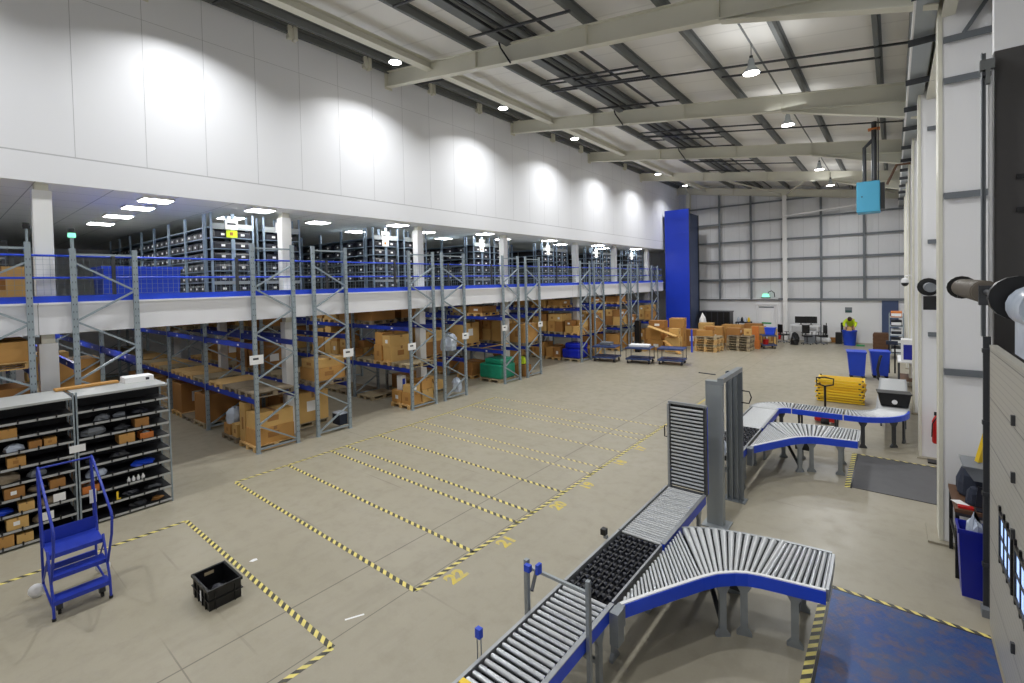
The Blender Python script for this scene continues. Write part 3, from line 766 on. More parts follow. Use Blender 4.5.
# handrail with mesh infill along the mezzanine edge: panels between dark posts
ry = -2.4; i = 0
while ry < 33:
    y1 = min(ry + 2.45, 33.4)
    t = thing('handrail_panel', f'blue handrail panel with wire mesh along the mezzanine edge, {nth(i)} from the near end', 'handrail', (-13.02, ry, 4.252))
    L = y1 - ry
    for z in (.36, .80): MB().tube([(0, .02, z), (0, L - .02, z)], .022, 8).build('rail', 'blue_paint', t)
    MB().box(-.03, .03, -.0, .06, 0, .86).build('post', 'steel_dark', t)
    m = MB(); q = .1
    while q < L - .04: m.box(-.004, .004, q - .002, q + .002, .02, .80); q += .1
    for z in (.02, .12, .22, .32, .42, .52, .62, .72, .80): m.box(-.004, .004, .06, L, z - .002, z + .002)
    m.build('mesh_infill', 'rack_grey', t)
    ry += 2.45; i += 1
# goods on the open near part of the mezzanine
t = thing('bulk_bin', 'large blue plastic bin behind the mezzanine handrail near the tall white column', 'bin', (-14.6, 3.3, MZ))
MB().prism([(-.42, 0), (.42, 0), (.55, .72), (-.55, .72)], 'y', -.75, .75).build('tub', 'crate_blue', t); MB().box(-.6, .6, -.8, .8, .72, .78).build('rim', 'blue_paint', t)
for k, (x, y, sx, sy, sz, to) in enumerate(((-14.4, .35, .9, .9, .95, 0), (-14.5, -.75, .9, .95, .9, 1), (-15.6, 1.0, .8, .9, .8, 2))):
    carton(x, y, MZ + .001, sx, sy, sz, f'big TONE carton behind the mezzanine mesh, {nth(k)} of three by the tall white column', 'big cartons on the mezzanine', to)
t = thing('equipment_rack', 'white electrical cabinet on a wall shelf at the near end of the mezzanine', 'cabinet', (-16.9, .4, 5.15))
MB().box(-.3, .3, -.8, .8, 0, .04).build('shelf', 'shelf_grey', t); MB().box(-.25, .25, -.5, .2, .04, .34).build('case', 'white', t)
for q in (-.02, .12): MB().lathe([(.07, 0), (.07, .02)], 12).build('fan', 'steel_dark', t, (.0, q, .341))
MB().box(-.32, -.3, -.9, .9, -1.03, .5).build('back_panel', 'steel_dark', t)
MB().box(-.28, -.24, -.8, -.76, -1.03, 0).build('leg', 'steel_dark', t); MB().box(.24, .28, .76, .8, -1.03, 0).build('leg', 'steel_dark', t)
# green beacon on the second frame
t = thing('beacon', 'small green beacon lamp on top of the second rack frame', 'beacon', (FX, 1.87, 5.2))
MB().lathe([(.03, 0), (.03, .22)], 10).build('stem', 'rack_grey', t); MB().lathe([(.06, .22), (.065, .24), (.06, .31)], 12).build('lens', 'green_glow', t); MB().lathe([(.06, .31), (.065, .33), (.05, .40)], 12).build('cap', 'black_plastic', t)
t = thing('rack_camera', 'small black sensor on a stem above the first rack frame', 'sensor', (FX, 1.23, 5.3))
MB().lathe([(.02, 0), (.02, .25)], 8).build('stem', 'rack_grey', t); MB().lathe([(.05, .25), (.06, .29), (.05, .36)], 10).build('head', 'black_plastic', t)
# ------------------------------------------------------------------ roller conveyors
def lerp(a, b, t): return (a[0] + (b[0] - a[0]) * t, a[1] + (b[1] - a[1]) * t)
def polylen(P): return sum(math.dist(P[i], P[i + 1]) for i in range(len(P) - 1))
def at_len(P, s):
    for i in range(len(P) - 1):
        L = math.dist(P[i], P[i + 1])
        if s <= L or i == len(P) - 2: return lerp(P[i], P[i + 1], s / L if L else 0)
        s -= L
ROLL = {}
def roller_mesh(r, L, mat, r2=None):
    key = (round(r, 3), round(L, 2), mat, r2)
    if key not in ROLL:
        m = MB().tube([(-L / 2, 0, 0), (L / 2, 0, 0)], r, 12, 0, True, r2)
        m.tube([(-L / 2 - .012, 0, 0), (L / 2 + .012, 0, 0)], r * .3, 6, 1)
        ROLL[key] = m.mesh('roller', [mat, 'steel_dark'])
    return ROLL[key]
def roller(parent, p, q, z, r=.025, mat='roller_steel', r2=None, name='roller'):
    L = math.dist(p, q)
    o = put(name, roller_mesh(r, L, mat, r2), parent, ((p[0] + q[0]) / 2, (p[1] + q[1]) / 2, z)); o.rotation_euler = (0, 0, math.atan2(q[1] - p[1], q[0] - p[0])); return o
def rail_mb(P, off, z0, z1, th, m=0, lip=0):
    """a channel following polyline P, shifted OFF to its right, from Z0 to Z1"""
    mb = MB(); n = len(P); Q = []
    for i in range(n):
        a = P[max(i - 1, 0)]; b = P[min(i + 1, n - 1)]; dx, dy = b[0] - a[0], b[1] - a[1]; L = math.hypot(dx, dy) or 1
        Q.append(((P[i][0], P[i][1]), (dy / L, -dx / L)))
    vs = []
    for (p, nn) in Q:
        for o, z in ((off, z0), (off + th, z0), (off + th, z1), (off, z1)): vs.append((p[0] + nn[0] * o, p[1] + nn[1] * o, z))
    fs = [(0, 1, 2, 3), tuple(4 * (n - 1) + k for k in (3, 2, 1, 0))]
    for i in range(n - 1):
        for k in range(4): a = 4 * i + k; b = 4 * i + (k + 1) % 4; fs.append((a, b, b + 4, a + 4))
    mb.add(vs, fs, m)
    return mb
def leg(parent, x, y, z, ang=0, mat='galvanised', h0=0.0):
    """sheet-steel conveyor leg with flared head and foot"""
    m = MB(); c, s_ = math.cos(ang), math.sin(ang)
    pts = [(-.085, 0), (.085, 0), (.085, .03), (.04, .09), (.04, z - .14), (.085, z - .06), (.085, z), (-.085, z), (-.085, z - .06), (-.04, z - .14), (-.04, .09), (-.085, .03)]
    vs = []
    for t_ in (-.022, .022): vs += [(p[0] * c - t_ * s_ + x, p[0] * s_ + t_ * c + y, p[1] + h0) for p in pts]
    n = len(pts); m.add(vs, [tuple(range(n)), tuple(range(2 * n - 1, n - 1, -1))] + [(i, i + n, (i + 1) % n + n, (i + 1) % n) for i in range(n)])
    return m.build('leg', mat, parent)
CZ = .775       # roller centre height
XL, XRR = -2.985, -2.405
def straight(y0, y1, label, pitch, mat, r=.025, legs=True, mats=None, xr=XRR):
    t = thing('roller_conveyor', label, 'conveyor', (0, 0, 0))
    y = y0 + pitch / 2; i = 0
    while y < y1:
        roller(t, (XL + .015, y), (xr - .015, y), CZ, r, (mats[i % len(mats)] if mats else mat)); y += pitch; i += 1
    P = [(XL, y0), (XL, y1)]
    m = MB().box(XL - .03, XL, y0, y1, .66, .80).box(XL - .035, XL + .0, y0, y1, .80, .812)
    m.build('side_rail', ['rail_grey'], t)
    MB().box(xr, xr + .045, y0, y1, .66, .80, 1).box(xr, xr + .05, y0, y1, .80, .812, 0).build('side_rail', ['rail_grey', 'blue_paint'], t)
    MB().box(XL + .01, xr - .01, y0 + .01, y1 - .01, .66, .70).build('gap_shade_sheet', 'black_plastic', t)  # black sheet added below the rollers to put shade in their gaps
    if legs:
        for yy in (y0 + .3, y1 - .3):
            leg(t, XL - .008, yy, .66, PI / 2); leg(t, xr + .02, yy, .69, PI / 2)
            MB().bar((XL, yy, .35), (xr, yy, .35), .04, .04).build('cross_brace', 'galvanised', t)
    return t
def sorter(y0, y1, label):
    t = thing('wheel_sorter', label, 'conveyor', (0, 0, 0))
    w = MB().lathe([(.030, -.02), (.034, -.012), (.034, .012), (.030, .02)], 12).mesh('wheel', 'dark_plastic')
    NX, NY = 7, 14
    for a in range(NX):
        for b in range(NY):
            o = put('wheel', w, t, (XL + .05 + a * (XRR - XL - .1) / (NX - 1) + (.02 if b % 2 else 0), y0 + .06 + b * (y1 - y0 - .12) / (NY - 1), CZ - .004)); o.rotation_euler = (PI / 2, 0, -.5)
    m = MB().box(XL, XRR, y0, y1, .70, .755)
    for a in range(NX - 1):
        x = XL + .05 + (a + .5) * (XRR - XL - .1) / (NX - 1); m.box(x - .008, x + .008, y0, y1, .755, .785)
    m.build('bed', 'black_plastic', t)
    MB().box(XL - .035, XL, y0, y1, .60, .812).build('side_rail', 'rail_grey', t)
    MB().box(XRR, XRR + .025, y0, y1, .66, .806).build('side_rail', 'rail_grey', t)
    MB().box(XL + .1, XRR - .1, y0 + .2, y1 - .2, .42, .70).build('drive_housing', 'steel_dark', t)
    for yy in (y0 + .2, y1 - .2): leg(t, XL - .02, yy, .60, PI / 2); leg(t, XRR - .08, yy, .66, PI / 2)
    return t
def spur(dy, label, zoff=0):
    """side spur: rollers leave the sorter at a slant, fan round a bend, then run straight"""
    t = thing('curved_conveyor', label, 'conveyor', (0, dy, 0))
    N0, N1, N2, N3 = (-2.325, 4.62), (-1.78, 5.62), (-1.22, 6.08), (-.60, 6.20)
    F0, F1, F2, F3 = (-2.33, 4.68), (-2.33, 6.48), (-1.15, 7.00), (-.61, 7.06)
    near = [N0, (-2.15, 4.95), (-1.97, 5.28), N1, (-1.66, 5.80), (-1.50, 5.95), (-1.37, 6.03), N2, (-1.0, 6.125), N3]
    far = [(-2.3, 6.56), (-2.2, 6.66), (-1.95, 6.79), (-1.6, 6.90), F2, (-.9, 7.03), F3]
    k = 0; n = 21
    for i in range(1, n + 1):
        s = i / n; roller(t, lerp(N0, N1, s), lerp(F0, F1, s), CZ, .017, 'roller_plain' if i % 3 else 'roller_steel')
    nb = [N1, (-1.66, 5.80), (-1.50, 5.95), (-1.37, 6.03), N2]; fb = [F1, (-2.2, 6.66), (-1.95, 6.79), (-1.6, 6.90), F2]
    n = 13
    for i in range(1, n + 1):
        s = i / n; p = at_len(nb, polylen(nb) * s); q = at_len(fb, polylen(fb) * s)
        roller(t, p, q, CZ, .020, 'roller_plain', .042)
    n = 10
    for i in range(1, n + 1):
        s = (i - .3) / n; roller(t, lerp(N2, N3, s), lerp(F2, F3, s), CZ, .024, 'roller_steel' if i % 3 else 'roller_plain')
    MB().prism([N0, N1, (-1.50, 5.95), N2, N3, F3, F2, (-1.6, 6.90), (-2.2, 6.66), F1], 'z', .69, .71).build('gap_shade_sheet', 'black_plastic', t)  # added black sheet, stands in for the shade between the spur rollers
    rail_mb(near, .0, .645, .79, .045).build('side_rail', 'blue_paint', t)
    rail_mb(near, -.005, .79, .803, .04).build('rail_lip', 'white_steel', t)
    rail_mb(far, -.05, .68, .80, .045).build('side_rail', 'rail_grey', t)
    rail_mb([N3, (-.60, 6.6), F3], .0, .66, .80, .03).build('end_stop', 'rail_grey', t)
    for x, y, a in ((-1.61, 5.88, .7), (-1.41, 6.05, .3), (-.90, 6.20, .15), (-.92, 6.94, .15), (-1.7, 6.8, .4), (-2.05, 6.66, .5)): leg(t, x, y, .67, a)
    MB().bar((-.90, 6.20, .3), (-.92, 6.94, .3), .04, .04).build('cross_brace', 'galvanised', t)
    MB().bar((-1.61, 5.88, .12), (-2.1, 6.62, .62), .05, .04).build('cross_brace', 'steel_dark', t)
    MB().box(-1.75, -1.45, 6.25, 6.55, .38, .60).build('drive_motor', 'steel_dark', t)
    MB().box(-2.35, -2.25, 4.42, 4.56, .45, .80).box(-2.34, -2.26, 4.50, 4.62, .58, .80).build('junction_plate', 'galvanised', t)
    return t

straight(1.3, 4.55, 'roller conveyor straight run nearest the camera, blue rail, leading up to the black wheel sorter', .083, None, .025, True, ['roller_steel', 'roller_steel', 'roller_plain', 'roller_steel'])
sorter(4.58, 5.98, 'black wheel sorter bed in the near conveyor line beside the first curved spur')
straight(6.0, 7.78, 'roller conveyor run of closely set rollers ending at the raised gate section', .06, 'roller_plain', .020, True, ['roller_plain', 'roller_plain', 'roller_steel', 'roller_plain', 'roller_plain', 'roller_plain', 'roller_steel'])
s1 = spur(0, 'curved roller spur with blue rail ending beside the blue dock leveller')
s2 = dup(s1, (0, 6.05, 0), 0, 'curved roller spur with blue rail ending beside the grey dock plate')
# raised gate section: a hinged length of roller conveyor standing upright
t = thing('conveyor_gate', 'hinged roller conveyor gate section standing upright beyond the near line', 'conveyor gate', (0, 7.84, 0))
for i in range(22):
    roller(t, (XL + .05, 0), (XRR + .0, 0), .86 + i * .0608, .021, 'roller_steel')
MB().box(XL - .0, XL + .035, -.05, .06, .78, 2.21).build('side_rail', 'rail_grey', t)
MB().box(XRR + .012, XRR + .05, -.05, .03, .78, 2.21).box(XRR + .012, XRR + .05, .03, .08, .78, 2.21, 1).build('side_rail', ['steel_dark', 'blue_paint'], t)
MB().box(XL + .03, XRR + .02, .045, .06, .80, 2.19).build('back_plate', 'black_plastic', t)
MB().box(XL, XRR + .05, .0, .05, 2.20, 2.24).build('end_bar', 'rail_grey', t)
MB().tube([(XL, .02, 1.62), (XL - .07, .02, 1.62), (XL - .07, .02, 1.80), (XL, .02, 1.80)], .012, 8).build('handle', 'black_plastic', t)
MB().tube([(XL - .02, 0, .78), (XRR, 0, .78)], .025, 10).build('hinge_bar', 'steel_dark', t)
# gate guard frame: wide plate post, top beam, channel post
t = thing('gate_frame', 'tall galvanised portal frame spanning the gap in the conveyor line', 'frame', (0, 0, 0))
MB().box(-2.56, -2.29, 8.48, 8.54, .02, 2.52).box(-2.56, -2.545, 8.54, 8.62, .02, 2.52).box(-2.305, -2.29, 8.54, 8.62, .02, 2.52).box(-2.62, -2.2, 8.35, 8.75, 0, .02).box(-2.56, -2.29, 8.48, 8.62, 2.50, 2.525).build('post', 'tray_grey', t)
fp = MB()
for a in range(3): fp.box(-2.53 + a * .095, -2.45 + a * .095, 9.72, 9.76, 0.02, 2.5).box(-2.53 + a * .095, -2.515 + a * .095, 9.64, 9.76, .02, 2.5)
fp.box(-2.53, -2.25, 9.74, 9.76, .02, 2.5).box(-2.6, -2.2, 9.6, 9.85, 0, .02); fp.build('post', 'galvanised', t)
MB().box(-2.36, -2.26, 8.48, 9.80, 2.50, 2.58).box(-2.55, -2.26, 8.48, 8.52, 2.46, 2.52).build('top_beam', 'galvanised', t)
MB().tube([(-2.25, 9.7, 2.15), (-2.12, 9.68, 2.15), (-2.08, 9.66, 2.05), (-2.12, 9.66, 1.93), (-2.25, 9.66, 1.93)], .012, 8).build('handle', 'black_plastic', t)
MB().tube([(-2.5, 8.9, 2.56), (-2.8, 8.9, 2.57)], .01, 6).build('switch_arm', 'steel_dark', t)
# second line beyond the gap
straight(9.88, 10.6, 'short roller conveyor run just past the gap, carrying a wrapped parcel', .06, 'roller_steel', .022, True)
sorter(10.63, 12.03, 'black wheel sorter bed in the far conveyor line beside the second curved spur')
straight(12.05, 14.0, 'far roller conveyor run of pale rollers leading into the bend', .045, 'roller_plain', .019, True)
o = tag(MB().blob((-2.74, 9.85, .80), .16, .3, .2, 10, 0, .06).build('wrapped_parcel', 'clear_wrap'), 'pale film-wrapped parcel on the short conveyor beyond the gap', 'parcel')
def curve_pts(c, r, a0, a1, n): return [(c[0] + r * math.cos(a0 + (a1 - a0) * i / n), c[1] + r * math.sin(a0 + (a1 - a0) * i / n)) for i in range(n + 1)]
def path_conveyor(inner, outer, n, label, mat, legs, r=.022, r2=None, rail=('blue_paint', 'rail_grey')):
    """INNER lies to the right of travel, OUTER to the left"""
    t = thing('curved_conveyor', label, 'conveyor', (0, 0, 0))
    for i in range(n):
        s = (i + .5) / n; p = at_len(inner, polylen(inner) * s); q = at_len(outer, polylen(outer) * s)
        roller(t, p, q, CZ, r, mat, r2)
    rail_mb(inner, .0, .67, .80, .045).build('side_rail', rail[0], t)
    rail_mb(outer, -.05, .67, .80, .05).build('side_rail', rail[1], t)
    for x, y, a in legs: leg(t, x, y, .67, a, 'steel_dark')
    return t
ri, ro = .30, .90
c1 = (-2.12, 14.02)
path_conveyor(curve_pts(c1, ri, PI, PI / 2, 8), curve_pts(c1, ro, PI, PI / 2, 10), 14, 'conveyor bend turning from the far line towards the dock side', 'roller_plain', [(-2.35, 14.3, .6), (-2.75, 14.8, .7)], .017, .036)
path_conveyor([(-2.1, 14.32), (-1.0, 14.36)], [(-2.1, 14.92), (-1.0, 14.96)], 17, 'straight roller conveyor between the two far bends, passing behind the second spur', 'roller_steel', [(-1.95, 14.4, PI / 2), (-1.15, 14.4, PI / 2), (-1.95, 14.88, PI / 2), (-1.15, 14.88, PI / 2)])
c2 = (-.98, 15.62)
path_conveyor(curve_pts(c2, 1.26, -PI / 2, 0, 12), curve_pts(c2, .66, -PI / 2, 0, 10), 20, 'wide conveyor bend with blue outer rail below the black bin', 'roller_plain', [(-.6, 14.5, .3), (-.0, 14.95, .7), (.2, 15.5, 1.3)], .036, .02)
path_conveyor([(.28, 15.66), (.28, 20.3)], [(-.32, 15.66), (-.32, 20.3)], 80, 'long roller conveyor run continuing towards the far wall beside the piers', 'roller_plain', [(.25, 17, PI / 2), (-.28, 17, PI / 2), (.25, 19.8, PI / 2), (-.28, 19.8, PI / 2)], .022, None, ('rail_grey', 'rail_grey'))
# photo-eye portal over the near run
t = thing('sensor_portal', 'slim aluminium sensor portal standing over the near conveyor run', 'frame', (0, 0, 0))
MB().box(-3.10, -3.055, 3.93, 3.98, .0, 1.33).build('post', 'galvanised', t)
MB().box(-2.345, -2.305, 3.93, 3.98, .0, 1.38).build('post', 'galvanised', t)
MB().box(-3.06, -2.34, 3.94, 3.97, 1.24, 1.27).build('cross_bar', 'tray_grey', t)
MB().box(-3.05, -2.98, 3.87, 3.92, 1.25, 1.32).build('sensor_head', 'crate_blue', t); MB().box(-2.90, -2.865, 3.87, 3.94, 1.27, 1.37).build('sensor_head', 'crate_blue', t)
MB().bar((-2.93, 3.93, 1.27), (-2.86, 3.75, 1.18), .03, .03).build('bracket', 'steel_dark', t)
t = thing('photo_eye', 'small blue photo sensor on two thin stems beside the near conveyor rail', 'sensor', (-3.085, 3.2, .66))
MB().box(-.03, .03, -.025, .025, .27, .36).build('sensor_head', 'crate_blue', t)
for q in (-.025, .025): MB().tube([(q, 0, 0), (q, 0, .27)], .006, 6).build('stem', 'galvanised', t)
MB().box(-.03, .06, -.03, .03, 0, .03).build('rail_clamp', 'galvanised', t)
t = thing('photo_eye', 'small dark photo sensor clipped to the rail beside the wheel sorter', 'sensor', (-3.09, 5.72, .78))
MB().box(-.04, .03, -.04, .04, .05, .13).build('sensor_head', 'black_plastic', t); MB().box(-.01, .05, -.015, .015, 0, .05).build('rail_clamp', 'galvanised', t)
# yellow corner tab at the near end of the line
tag(MB().box(-2.96, -2.86, 2.80, 2.86, .802, .84).build('yellow_tag', 'yellow'), 'small yellow tag lying on the near rollers at the picture edge', 'tag')
# ------------------------------------------------------------------ floor tape and painted numbers
def tape(p, q, label, w=.075, mat='hazard', group=None):
    p, q = Vector((*p, 0)), Vector((*q, 0)); d = q - p; L = d.length
    m = MB().box(0, L, -w / 2, w / 2, .0005, .0025)
    o = m.build('floor_tape', mat, None, p, math.atan2(d.y, d.x)); return tag(o, label, 'floor tape', group)
g = 'hazard tape bay dividers'
tape((-11.5, .35), (-10.27, 2.9), 'black and yellow hazard tape running along the floor in front of the low parts shelving') if False else None
tape((-10.38, -1.2), (-10.28, 2.9), 'black and yellow hazard tape on the floor between parts shelving and blue mobile steps')
tape((-10.28, 2.9), (-5.22, 2.9), 'black and yellow hazard tape across the floor beside the black crate')
tape((-5.22, 2.9), (-5.17, 1.2), 'short black and yellow hazard tape running from the crate line towards the camera')
tape((-11.42, 4.18), (-11.72, 13.3), 'long hazard tape along the floor parallel to the rack frames', .075, 'hazard')
tape((-5.25, 4.18), (-5.25, 13.4), 'long hazard tape along the conveyor side of the marked bays')
for i, y in enumerate((4.18, 5.37, 6.52, 6.98, 8.04, 9.17, 9.63, 10.79, 11.95, 12.35)):
    tape((-11.42 - (y - 4.18) * .033, y), (-5.25, y), f'hazard tape across the floor between the marked bays, {nth(i)} line from the camera', .075, 'hazard' if i < 5 else 'hazard_worn', g)
tape((-11.7, 13.35), (-5.25, 13.35), 'worn hazard tape closing the marked bays at the end away from the camera', .075, 'hazard_worn')
tape((-5.25, 13.4), (-5.2, 19), 'thin faded yellow floor line running on towards the gable wall', .06, 'floor_paint')
for i, (y, s) in enumerate(((4.76, '22'), (5.93, '21'), (7.50, '20'), (8.60, '19'), (10.15, '18'), (11.30, '17'))):
    cu = bpy.data.curves.new('floor_number', 'FONT'); cu.body = s; cu.size = .32; cu.align_x = 'CENTER'; cu.align_y = 'CENTER'; cu.extrude = .0006; cu.offset = .016
    cu.materials.append(MATS['floor_paint'])
    o = bpy.data.objects.new('floor_number', cu); COL.objects.link(o); bpy.context.view_layer.update()
    me = bpy.data.meshes.new_from_object(o.evaluated_get(bpy.context.evaluated_depsgraph_get())); bpy.data.objects.remove(o)
    o = bpy.data.objects.new('floor_number', me); COL.objects.link(o); o.location = (-5.02, y, .0015); o.rotation_euler = (0, 0, PI / 2)
    tag(o, f'yellow painted bay number on the floor, {nth(i)} from the camera', 'floor marking', None, 'thing')
tag(MB().prism([(-.06, -.03), (.0, -.05), (.06, -.01), (.03, .04), (-.02, .03)], 'z', .0005, .002).build('floor_scuff', 'paper', None, (-7.91, 3.12, 0), .9), 'small white paint scuff on the floor behind the black crate', 'floor mark')
tag(MB().box(-.12, .12, -.015, .015, .0005, .002).build('floor_scuff', 'paper', None, (-5.47, 3.36, 0), 1.1), 'short white paint streak on the floor near the marked bays', 'floor mark')

# ------------------------------------------------------------------ dock levellers
t = NT('leveller_blue', .42, .25)
n1 = t.noise(1.2, 6, .65); n2 = t.noise(5, 6, .7)
c = t.mix(t.ramp(n1, .35, .65), lin((26, 66, 134)), lin((50, 80, 130)))
c = t.mix(t.math('MULTIPLY', t.ramp(n2, .46, .64), .7), c, lin((104, 84, 88)))
t.base(c); x = t.xyz(); ch = t.math('GREATER_THAN', t.math('MULTIPLY', t.math('SINE', t.math('MULTIPLY', x[0], 110)), t.math('SINE', t.math('MULTIPLY', x[1], 70))), .35)
t.bump(ch, .5, .004); MATS['leveller_blue'] = t.m
def leveller(y0, y1, mat, label, xr):
    t = thing('dock_leveller', label, 'dock leveller', (0, 0, 0))
    MB().box(-.66, xr, y0 + .04, y1 - .05, .001, .012).build('plate', mat, t)
    MB().box(-.69, -.66, y0, y1, .0, .014).box(-.66, xr, y1 - .05, y1 - .03, 0, .014).build('edge_angle', 'black_plastic', t)
    for (p, q) in (((-.74, y0), (-.74, y1 + .03)), ((-.74, y1), (xr, y1))):
        d = Vector((q[0] - p[0], q[1] - p[1], 0)); o = MB().box(0, d.length, -.045, .045, .001, .004).build('edge_tape', 'hazard', t, (p[0], p[1], 0), math.atan2(d.y, d.x))
    return t
leveller(4.6, 7.72, 'leveller_blue', 'worn blue steel dock leveller plate edged with hazard tape, in front of the sectional door', .88)
leveller(11.6, 13.9, 'mat_grey', 'dark grey dock plate edged with worn hazard tape between the two white piers', 1.1)

# ------------------------------------------------------------------ black crate
t = thing('plastic_crate', 'black plastic crate standing alone on the open floor beside hazard tape', 'crate', (-7.42, 2.43, 0))
w, d, h, k = .30, .20, .28, .012
m = MB().box(-w, w, -d, d, .0, .015)
m.box(-w, -w + k, -d, d, .015, h).box(w - k, w, -d, d, .015, h).box(-w + k, w - k, -d, -d + k, .015, h).box(-w + k, w - k, d - k, d, .015, h)
m.build('tub', 'black_plastic', t)
m = MB()
for z0, z1 in ((h - .035, h + .004), (h * .45, h * .49)):
    m.box(-w - .018, -w, -d - .018, d + .018, z0, z1).box(w, w + .018, -d - .018, d + .018, z0, z1).box(-w - .018, w + .018, -d - .018, -d, z0, z1).box(-w - .018, w + .018, d, d + .018, z0, z1)
for q in (-.2, -.07, .07, .2): m.box(q - .006, q + .006, -d - .016, -d, .0, h).box(q - .006, q + .006, d, d + .016, 0, h)
for q in (-.12, .12): m.box(-w - .016, -w, q - .006, q + .006, 0, h).box(w, w + .016, q - .006, q + .006, 0, h)
m.build('rim', 'black_plastic', t)
MB().box(-w + k, -w + k + .002, -.06, .06, .19, .235).build('hand_slot', 'pallet_wood', t); MB().box(.03, .07, -d - .019, -d - .0165, .06, .2).build('label', 'paper', t)
tag(MB().blob((0, 0, 0), .17, .11, .10, 10, 0, .1).build('film_scrap', 'dark_plastic', None, (-7.38, 2.43, .016)), 'crumpled dark film lying inside the black crate', 'scrap')

# ------------------------------------------------------------------ mobile steps
t = thing('mobile_steps', 'blue mobile warehouse steps with handrails and wheels beside the parts shelving', 'step ladder', (-8.98, 1.2, 0))
HW = .29
def S(x): return x + 8.98
for q, s in enumerate((-1, 1)):
    y = s * HW; f = MB()
    f.tube([(S(-8.58), y, .03), (S(-8.60), y, .26), (S(-8.93), y, .80)], .016, 8)                                    # front leg and stringer
    f.build('leg', 'step_blue', t)
    f = MB().tube([(S(-9.44), y, .14), (S(-9.46), y, .8), (S(-9.56), y, 1.74), (S(-9.50), y, 1.82), (S(-9.42), y, 1.80), (S(-8.36), y, 1.29), (S(-8.33), y, 1.22), (S(-8.38), y, .98), (S(-8.70), y, .46)], .016, 8)
    f.tube([(S(-9.52), y, 1.72), (S(-9.28), y, .74)], .014, 8)
    f.build('handrail', 'step_blue', t)
    MB().tube([(S(-9.44), y, .16), (S(-8.60), y, .16)], .014, 8).build('base_rail', 'step_blue', t)
    MB().tube([(S(-8.93), y * 1.02, .68), (S(-9.3), y * 1.02, .30), (S(-9.44), y * 1.02, .2)], .012, 8).build('diagonal_brace', 'step_blue', t)
    w = MB().lathe([(.03, -.016), (.095, -.016), (.095, .016), (.03, .016)], 16).build('wheel', 'white', t, (S(-9.46), s * (HW + .07), .096)); w.rotation_euler = (PI / 2, 0, 1.0)
    c = MB().box(-.03, .03, -.035, .035, .07, .15).build('caster', 'steel_dark', t, (S(-8.72), s * (HW - .07), 0))
    k = MB().lathe([(.02, -.015), (.045, -.015), (.045, .015), (.02, .015)], 12).build('caster_wheel', 'rubber', c, (0, 0, .045)); k.rotation_euler = (PI / 2, 0, 0)
    MB().lathe([(.022, 0), (.024, .035)], 10, (S(-8.58), y, 0)).build('rubber_foot', 'rubber', t)
for z, x0, x1 in ((.25, -8.80, -8.58), (.50, -8.99, -8.76)):
    MB().box(S(x0), S(x1), -HW, HW, z - .02, z).box(S(x1) - .012, S(x1), -HW, HW, z - .055, z).box(S(x0), S(x0) + .01, -HW, HW, z - .04, z).build('tread', 'step_blue', t)
MB().box(S(-9.40), S(-8.90), -HW, HW, .73, .75).box(S(-8.91), S(-8.90), -HW, HW, .69, .75).build('platform', 'step_blue', t)
MB().box(S(-9.42), S(-9.41), -HW, HW, .73, .93).build('kick_plate', 'step_blue', t)
MB().tube([(S(-9.52), -HW, 1.80), (S(-9.52), HW, 1.80)], .014, 8).build('top_bar', 'step_blue', t)
MB().box(S(-9.46), S(-9.43), -HW, HW, .32, .40).build('rear_brace', 'step_blue', t)
MB().box(S(-9.45), S(-9.44), HW - .05, HW + .03, 1.12, 1.32).build('label', 'paper', t)
# ------------------------------------------------------------------ goods lift at the far end of the mezzanine
t = thing('goods_lift', 'tall bright blue goods lift shaft at the far end of the mezzanine', 'goods lift', (-12.88, 33.75, 0))
MB().box(0, 1.72, 0, .06, 0, 9.25).build('front_panel', 'lift_blue', t)
for z in (1.4, 2.8, 4.2, 5.4, 6.6, 7.6, 8.6): MB().box(.1, 1.62, -.012, .0, z, z + .05).build('panel_rib', 'lift_blue', t)
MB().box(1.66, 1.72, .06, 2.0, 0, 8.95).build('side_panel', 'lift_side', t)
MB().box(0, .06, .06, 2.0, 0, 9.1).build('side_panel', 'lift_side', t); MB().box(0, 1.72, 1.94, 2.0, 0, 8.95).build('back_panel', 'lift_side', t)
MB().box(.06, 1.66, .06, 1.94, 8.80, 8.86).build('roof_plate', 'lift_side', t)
MB().box(1.72, 1.78, 0, .06, 0, 9.25).build('corner_post', 'steel_dark', t); MB().box(1.72, 1.78, 1.94, 2.0, 0, 8.95).build('corner_post', 'steel_dark', t)

# ------------------------------------------------------------------ fire door in the gable wall
t = MB().box(-7.62, -7.52, YB - .14, YB - .06, 0, 2.42).box(-6.38, -6.28, YB - .14, YB - .06, 0, 2.42).box(-7.62, -6.28, YB - .14, YB - .06, 2.32, 2.42).build('door_1', 'white')
tag(t, None, None, None, 'structure')
MB().box(-7.42, -6.48, YB - .12, YB - .07, .01, 2.25).build('door_leaf', 'wall_plain', t); MB().box(-7.25, -6.65, YB - .135, YB - .12, 1.02, 1.12).build('push_bar', 'sign_green', t); MB().box(-7.42, -6.48, YB - .13, YB - .12, 2.14, 2.24).build('closer', 'grey_plastic', t)
MB().box(-7.25, -6.70, YB - .128, YB - .12, 1.2, 1.9).build('notice', 'paper', t)
t = thing('emergency_light', 'glowing pale green emergency light with dark hood above the fire door', 'light', (-6.95, YB - .25, 2.85))
MB().box(-.28, .28, -.12, .2, .0, .06).build('base', 'grey_plastic', t); MB().prism([(-.24, .06), (.24, .06), (.16, .30), (-.16, .30)], 'y', -.10, -.04).build('lens', 'green_glow', t)
MB().tube([(.1, 0, .06), (.15, 0, .4), (.35, 0, .5), (.52, 0, .35), (.55, 0, .06)], .03, 8).build('hood', 'steel_dark', t)
